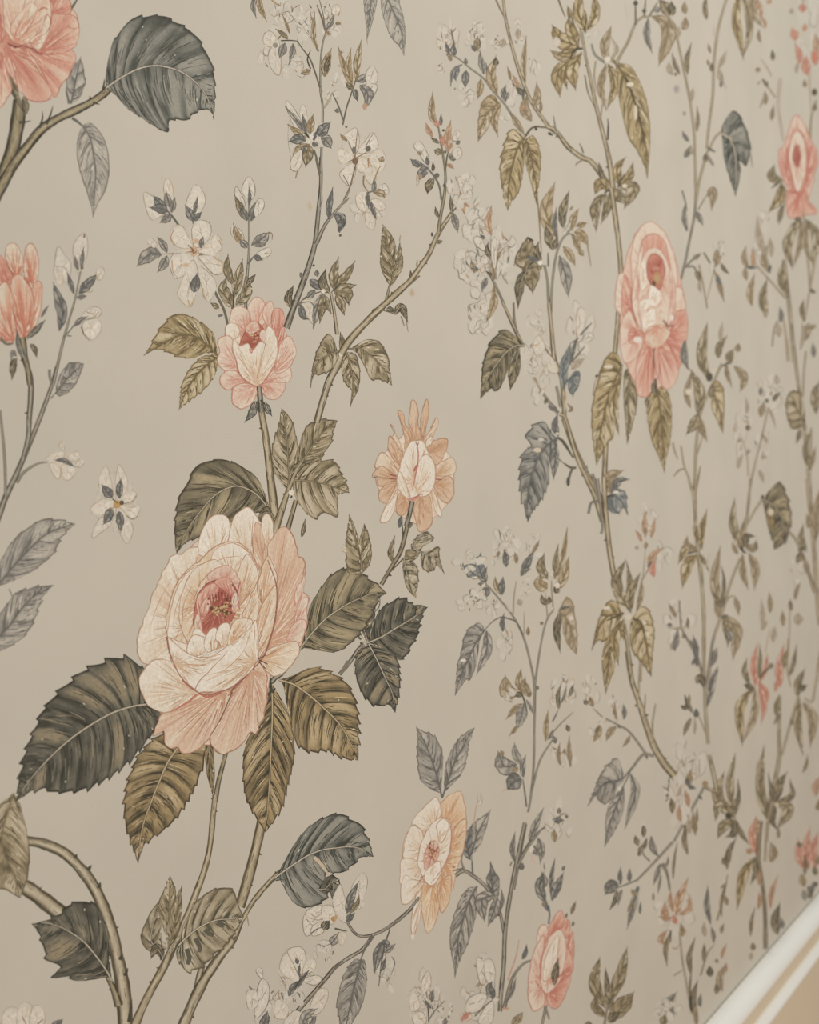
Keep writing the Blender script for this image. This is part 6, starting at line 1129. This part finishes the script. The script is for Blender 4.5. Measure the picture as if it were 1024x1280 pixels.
# ---- right edge, bottom
tile(824, 1030, 5.12)
l('505,10 530,70 572,125', 34, 'olive'); l('615,215 540,330 500,540', 64, 'gold', con=.6); l('610,210 620,300 590,380', 40, 'moss'); l('620,190 600,60 620,-40', 56, 'rosy', con=.5); l('590,190 560,160', 40, 'peach'); S('650,-20 640,100 635,240', 26, 26, 'moss', thorns=0); S('640,240 670,450 680,600 682,800', 20, 24, 'moss', thorns=0); S('692,-10 685,120 678,240', 14, 15, 'olive', thorns=0); l('715,245 735,180 715,120', 56, 'tan', con=.2); l('765,90 765,30', 26, 'tan'); l('640,390 645,290', 30, 'peach', con=.3)
l('435,290 450,180 490,95', 40, 'moss'); l('420,260 408,215', 34, 'olive'); T('370,620 410,480 440,320', 12, (132, 118, 92)); l('400,590 400,500 430,380', 24, 'olive'); l('395,410 430,380', 20, 'tan'); l('435,520 425,460', 30, 'tan'); l('330,640 305,530 312,405', 40, 'dgrey'); l('350,760 335,660', 30, 'grey'); l('295,720 290,630', 34, 'faint'); l('400,700 415,640', 26, 'tan')
wisp(100, 560, 110, 150, 9, 221, .1); l('80,600 35,600 40,500', 50, 'peach', con=.6); l('110,590 130,480 185,350', 56, 'peach', con=.5); l('130,580 190,540 195,460', 40, 'peach', con=.3); l('90,560 75,430', 34, 'peach', con=.3); l('110,640 90,580', 36, 'rosy'); l('40,770 10,740 50,680', 40, 'peach'); l('150,720 140,640', 40, 'ochre'); l('70,700 40,800 50,900', 34, 'olive'); T('75,680 72,760', 10, DK); S('132,690 150,870 180,1040 212,1210', 10, 14, 'olive', thorns=0); T('85,790 110,800 130,770', 8, (150, 130, 100)); l('205,960 195,850 228,735', 36, 'moss'); T('195,1080 205,950', 14, (112, 102, 80)); T('95,970 150,935', 10, (150, 136, 110)); l('90,350 95,250 115,130', 20, 'olive'); l('180,190 165,50', 32, 'olive'); l('240,50 240,-20', 24, 'tan'); S('30,250 55,320 70,410', 14, 10, 'slate', thorns=0)
l('285,880 290,770', 30, 'olive'); T('265,970 310,830 355,770', 11, (130, 120, 98)); l('330,980 325,910', 46, 'moss'); l('370,890 370,860', 26, 'tan'); l('400,860 430,770', 24, 'peach'); l('365,1090 370,1010', 34, 'moss'); l('405,1070 390,990 425,900', 46, 'tan', con=.6); l('430,950 430,890', 24, 'peach'); l('235,1250 215,1120 245,1010', 50, 'moss', con=.6); l('265,1170 268,1090', 30, 'grey'); l('95,1230 60,1150 110,1080', 60, 'grey', con=.6); wisp(60, 1190, 80, 90, 6, 222, .4); l('30,1290 40,1220', 50, 'olive'); T('205,1100 205,1200', 16, DK); l('240,1290 245,1190', 30, 'tan')
l('760,710 740,620 772,510', 56, 'moss', con=.5); l('790,670 780,600', 36, 'grey'); l('585,715 590,620 612,540', 26, 'olive'); l('635,545 640,440', 30, 'peach'); l('712,540 720,440 757,340', 34, 'peach', con=.5); l('600,810 600,760', 36, 'olive'); l('585,870 590,820', 30, 'faint')
l('935,290 895,200 890,100', 52, 'rosy', con=.7); l('960,290 940,180 965,30', 56, 'rosy', con=.5); l('1005,280 985,180 1015,60', 56, 'rosy', con=.5); l('930,400 910,320', 46, 'ochre'); l('910,150 880,120', 30, 'olive'); l('930,330 930,200', 26, 'moss'); l('1005,330 990,270', 36, 'olive'); l('985,440 950,400', 56, 'grey', con=.6); l('1010,400 990,370', 46, 'dgrey'); l('935,490 925,420', 40, 'greyl'); l('960,480 980,420', 30, 'moss'); l('1020,260 1024,200', 40, 'tan')
tile(824, 800, 5.12)
l('1005,1000 1024,880', 50, 'peach', con=.4); l('1010,1090 1024,1020', 40, 'tan'); l('620,1250 625,1140', 40, 'peach'); l('625,880 630,780', 22, 'faint')
# ------------------------------------------------------------------ the smallest leaflets are one part, the 300 largest stay single
def joined(name, items, offs=None):
    vs, fs, cs, n = [], [], [], 0
    for k, it in enumerate(items):
        W, Fq, A = it[3], it[4], it[5]
        vs.append(W if offs is None else W + offs[k]); fs.append(Fq + n); cs.append(A); n += len(W)
    V = np.vstack(vs); Fq = np.vstack(fs); A = np.vstack(cs); org = V.mean(0)
    me = bpy.data.meshes.new(name)
    me.vertices.add(len(V)); me.vertices.foreach_set('co', (V - org).astype(np.float32).ravel())
    nf = len(Fq)
    me.loops.add(nf * 4); me.loops.foreach_set('vertex_index', Fq.astype(np.int32).ravel())
    me.polygons.add(nf); me.polygons.foreach_set('loop_start', np.arange(0, nf * 4, 4, dtype=np.int32))
    me.update(calc_edges=True)
    me.color_attributes.new('Col', 'FLOAT_COLOR', 'POINT').data.foreach_set('color', A.astype(np.float32).ravel())
    me.materials.append(M_INK)
    o = bpy.data.objects.new(name, me); COL.objects.link(o); o.parent = wp; o.location = tuple(org)
    o['kind'] = 'stuff'
    return o

small = sorted([it for it in STORE if it[2] == 'leaflet' and it[1] is None], key=lambda it: -it[6])[296:]

# ------------------------------------------------------------------ the print goes on past the frame: the same sprays again, up, down and along the wall
def frame_px(W):
    dx, dy, dz = W[:, 0] - CAM_D, W[:, 1], W[:, 2] - CAM_Z
    dep = -SA * dx + CA * dy; rt = CA * dx + SA * dy
    dep = np.where(np.abs(dep) < 1e-4, 1e-4, dep)
    return 512 + F_PX * rt / dep, 640 - F_PX * dz / dep, dep
groups = {}
for it in STORE: groups.setdefault((it[1] or it[0]).name, []).append(it)
rep_items, rep_offs = [], []
SHIFTS = [((0, -.98, 0), (.3, 1.36)), ((0, 0, .60), (.3, 1.0)), ((0, 0, -.60), (.3, 1.0))]
for k, (of, (ya, yb)) in enumerate(SHIFTS):
    of = np.array(of, float); of[0] = DZ * 170 * (k + 1)
    for g in groups.values():
        W = np.vstack([it[3] for it in g])
        if not (ya < W[:, 1].mean() < yb): continue
        W = W + of
        if W[:, 2].min() < R + .01 or W[:, 2].max() > 2.68 or W[:, 1].min() < Y0 + .1: continue
        px, py, dep = frame_px(W)
        if dep.min() > .02 and not (px.max() < -6 or px.min() > 1030 or py.max() < -6 or py.min() > 1286): continue
        rep_items += g; rep_offs += [of] * len(g)
big_names = ('leaf', 'stem', 'rose_bloom', 'rose_bud', 'petal', 'leaflet', 'twig', 'blossom', 'blossom_petal')
sel = [(it, of) for it, of in zip(rep_items, rep_offs) if it[2] in big_names and (it[2] != 'leaflet' or it[6] > 260)]
joined('pattern_repeat', [a for a, _ in sel], [b_ for _, b_ in sel])
joined('tiny_leaflet', small)
for it in small: bpy.data.objects.remove(it[0], do_unlink=True)
for o in bpy.data.objects:
    if '_w' in o: del o['_w']
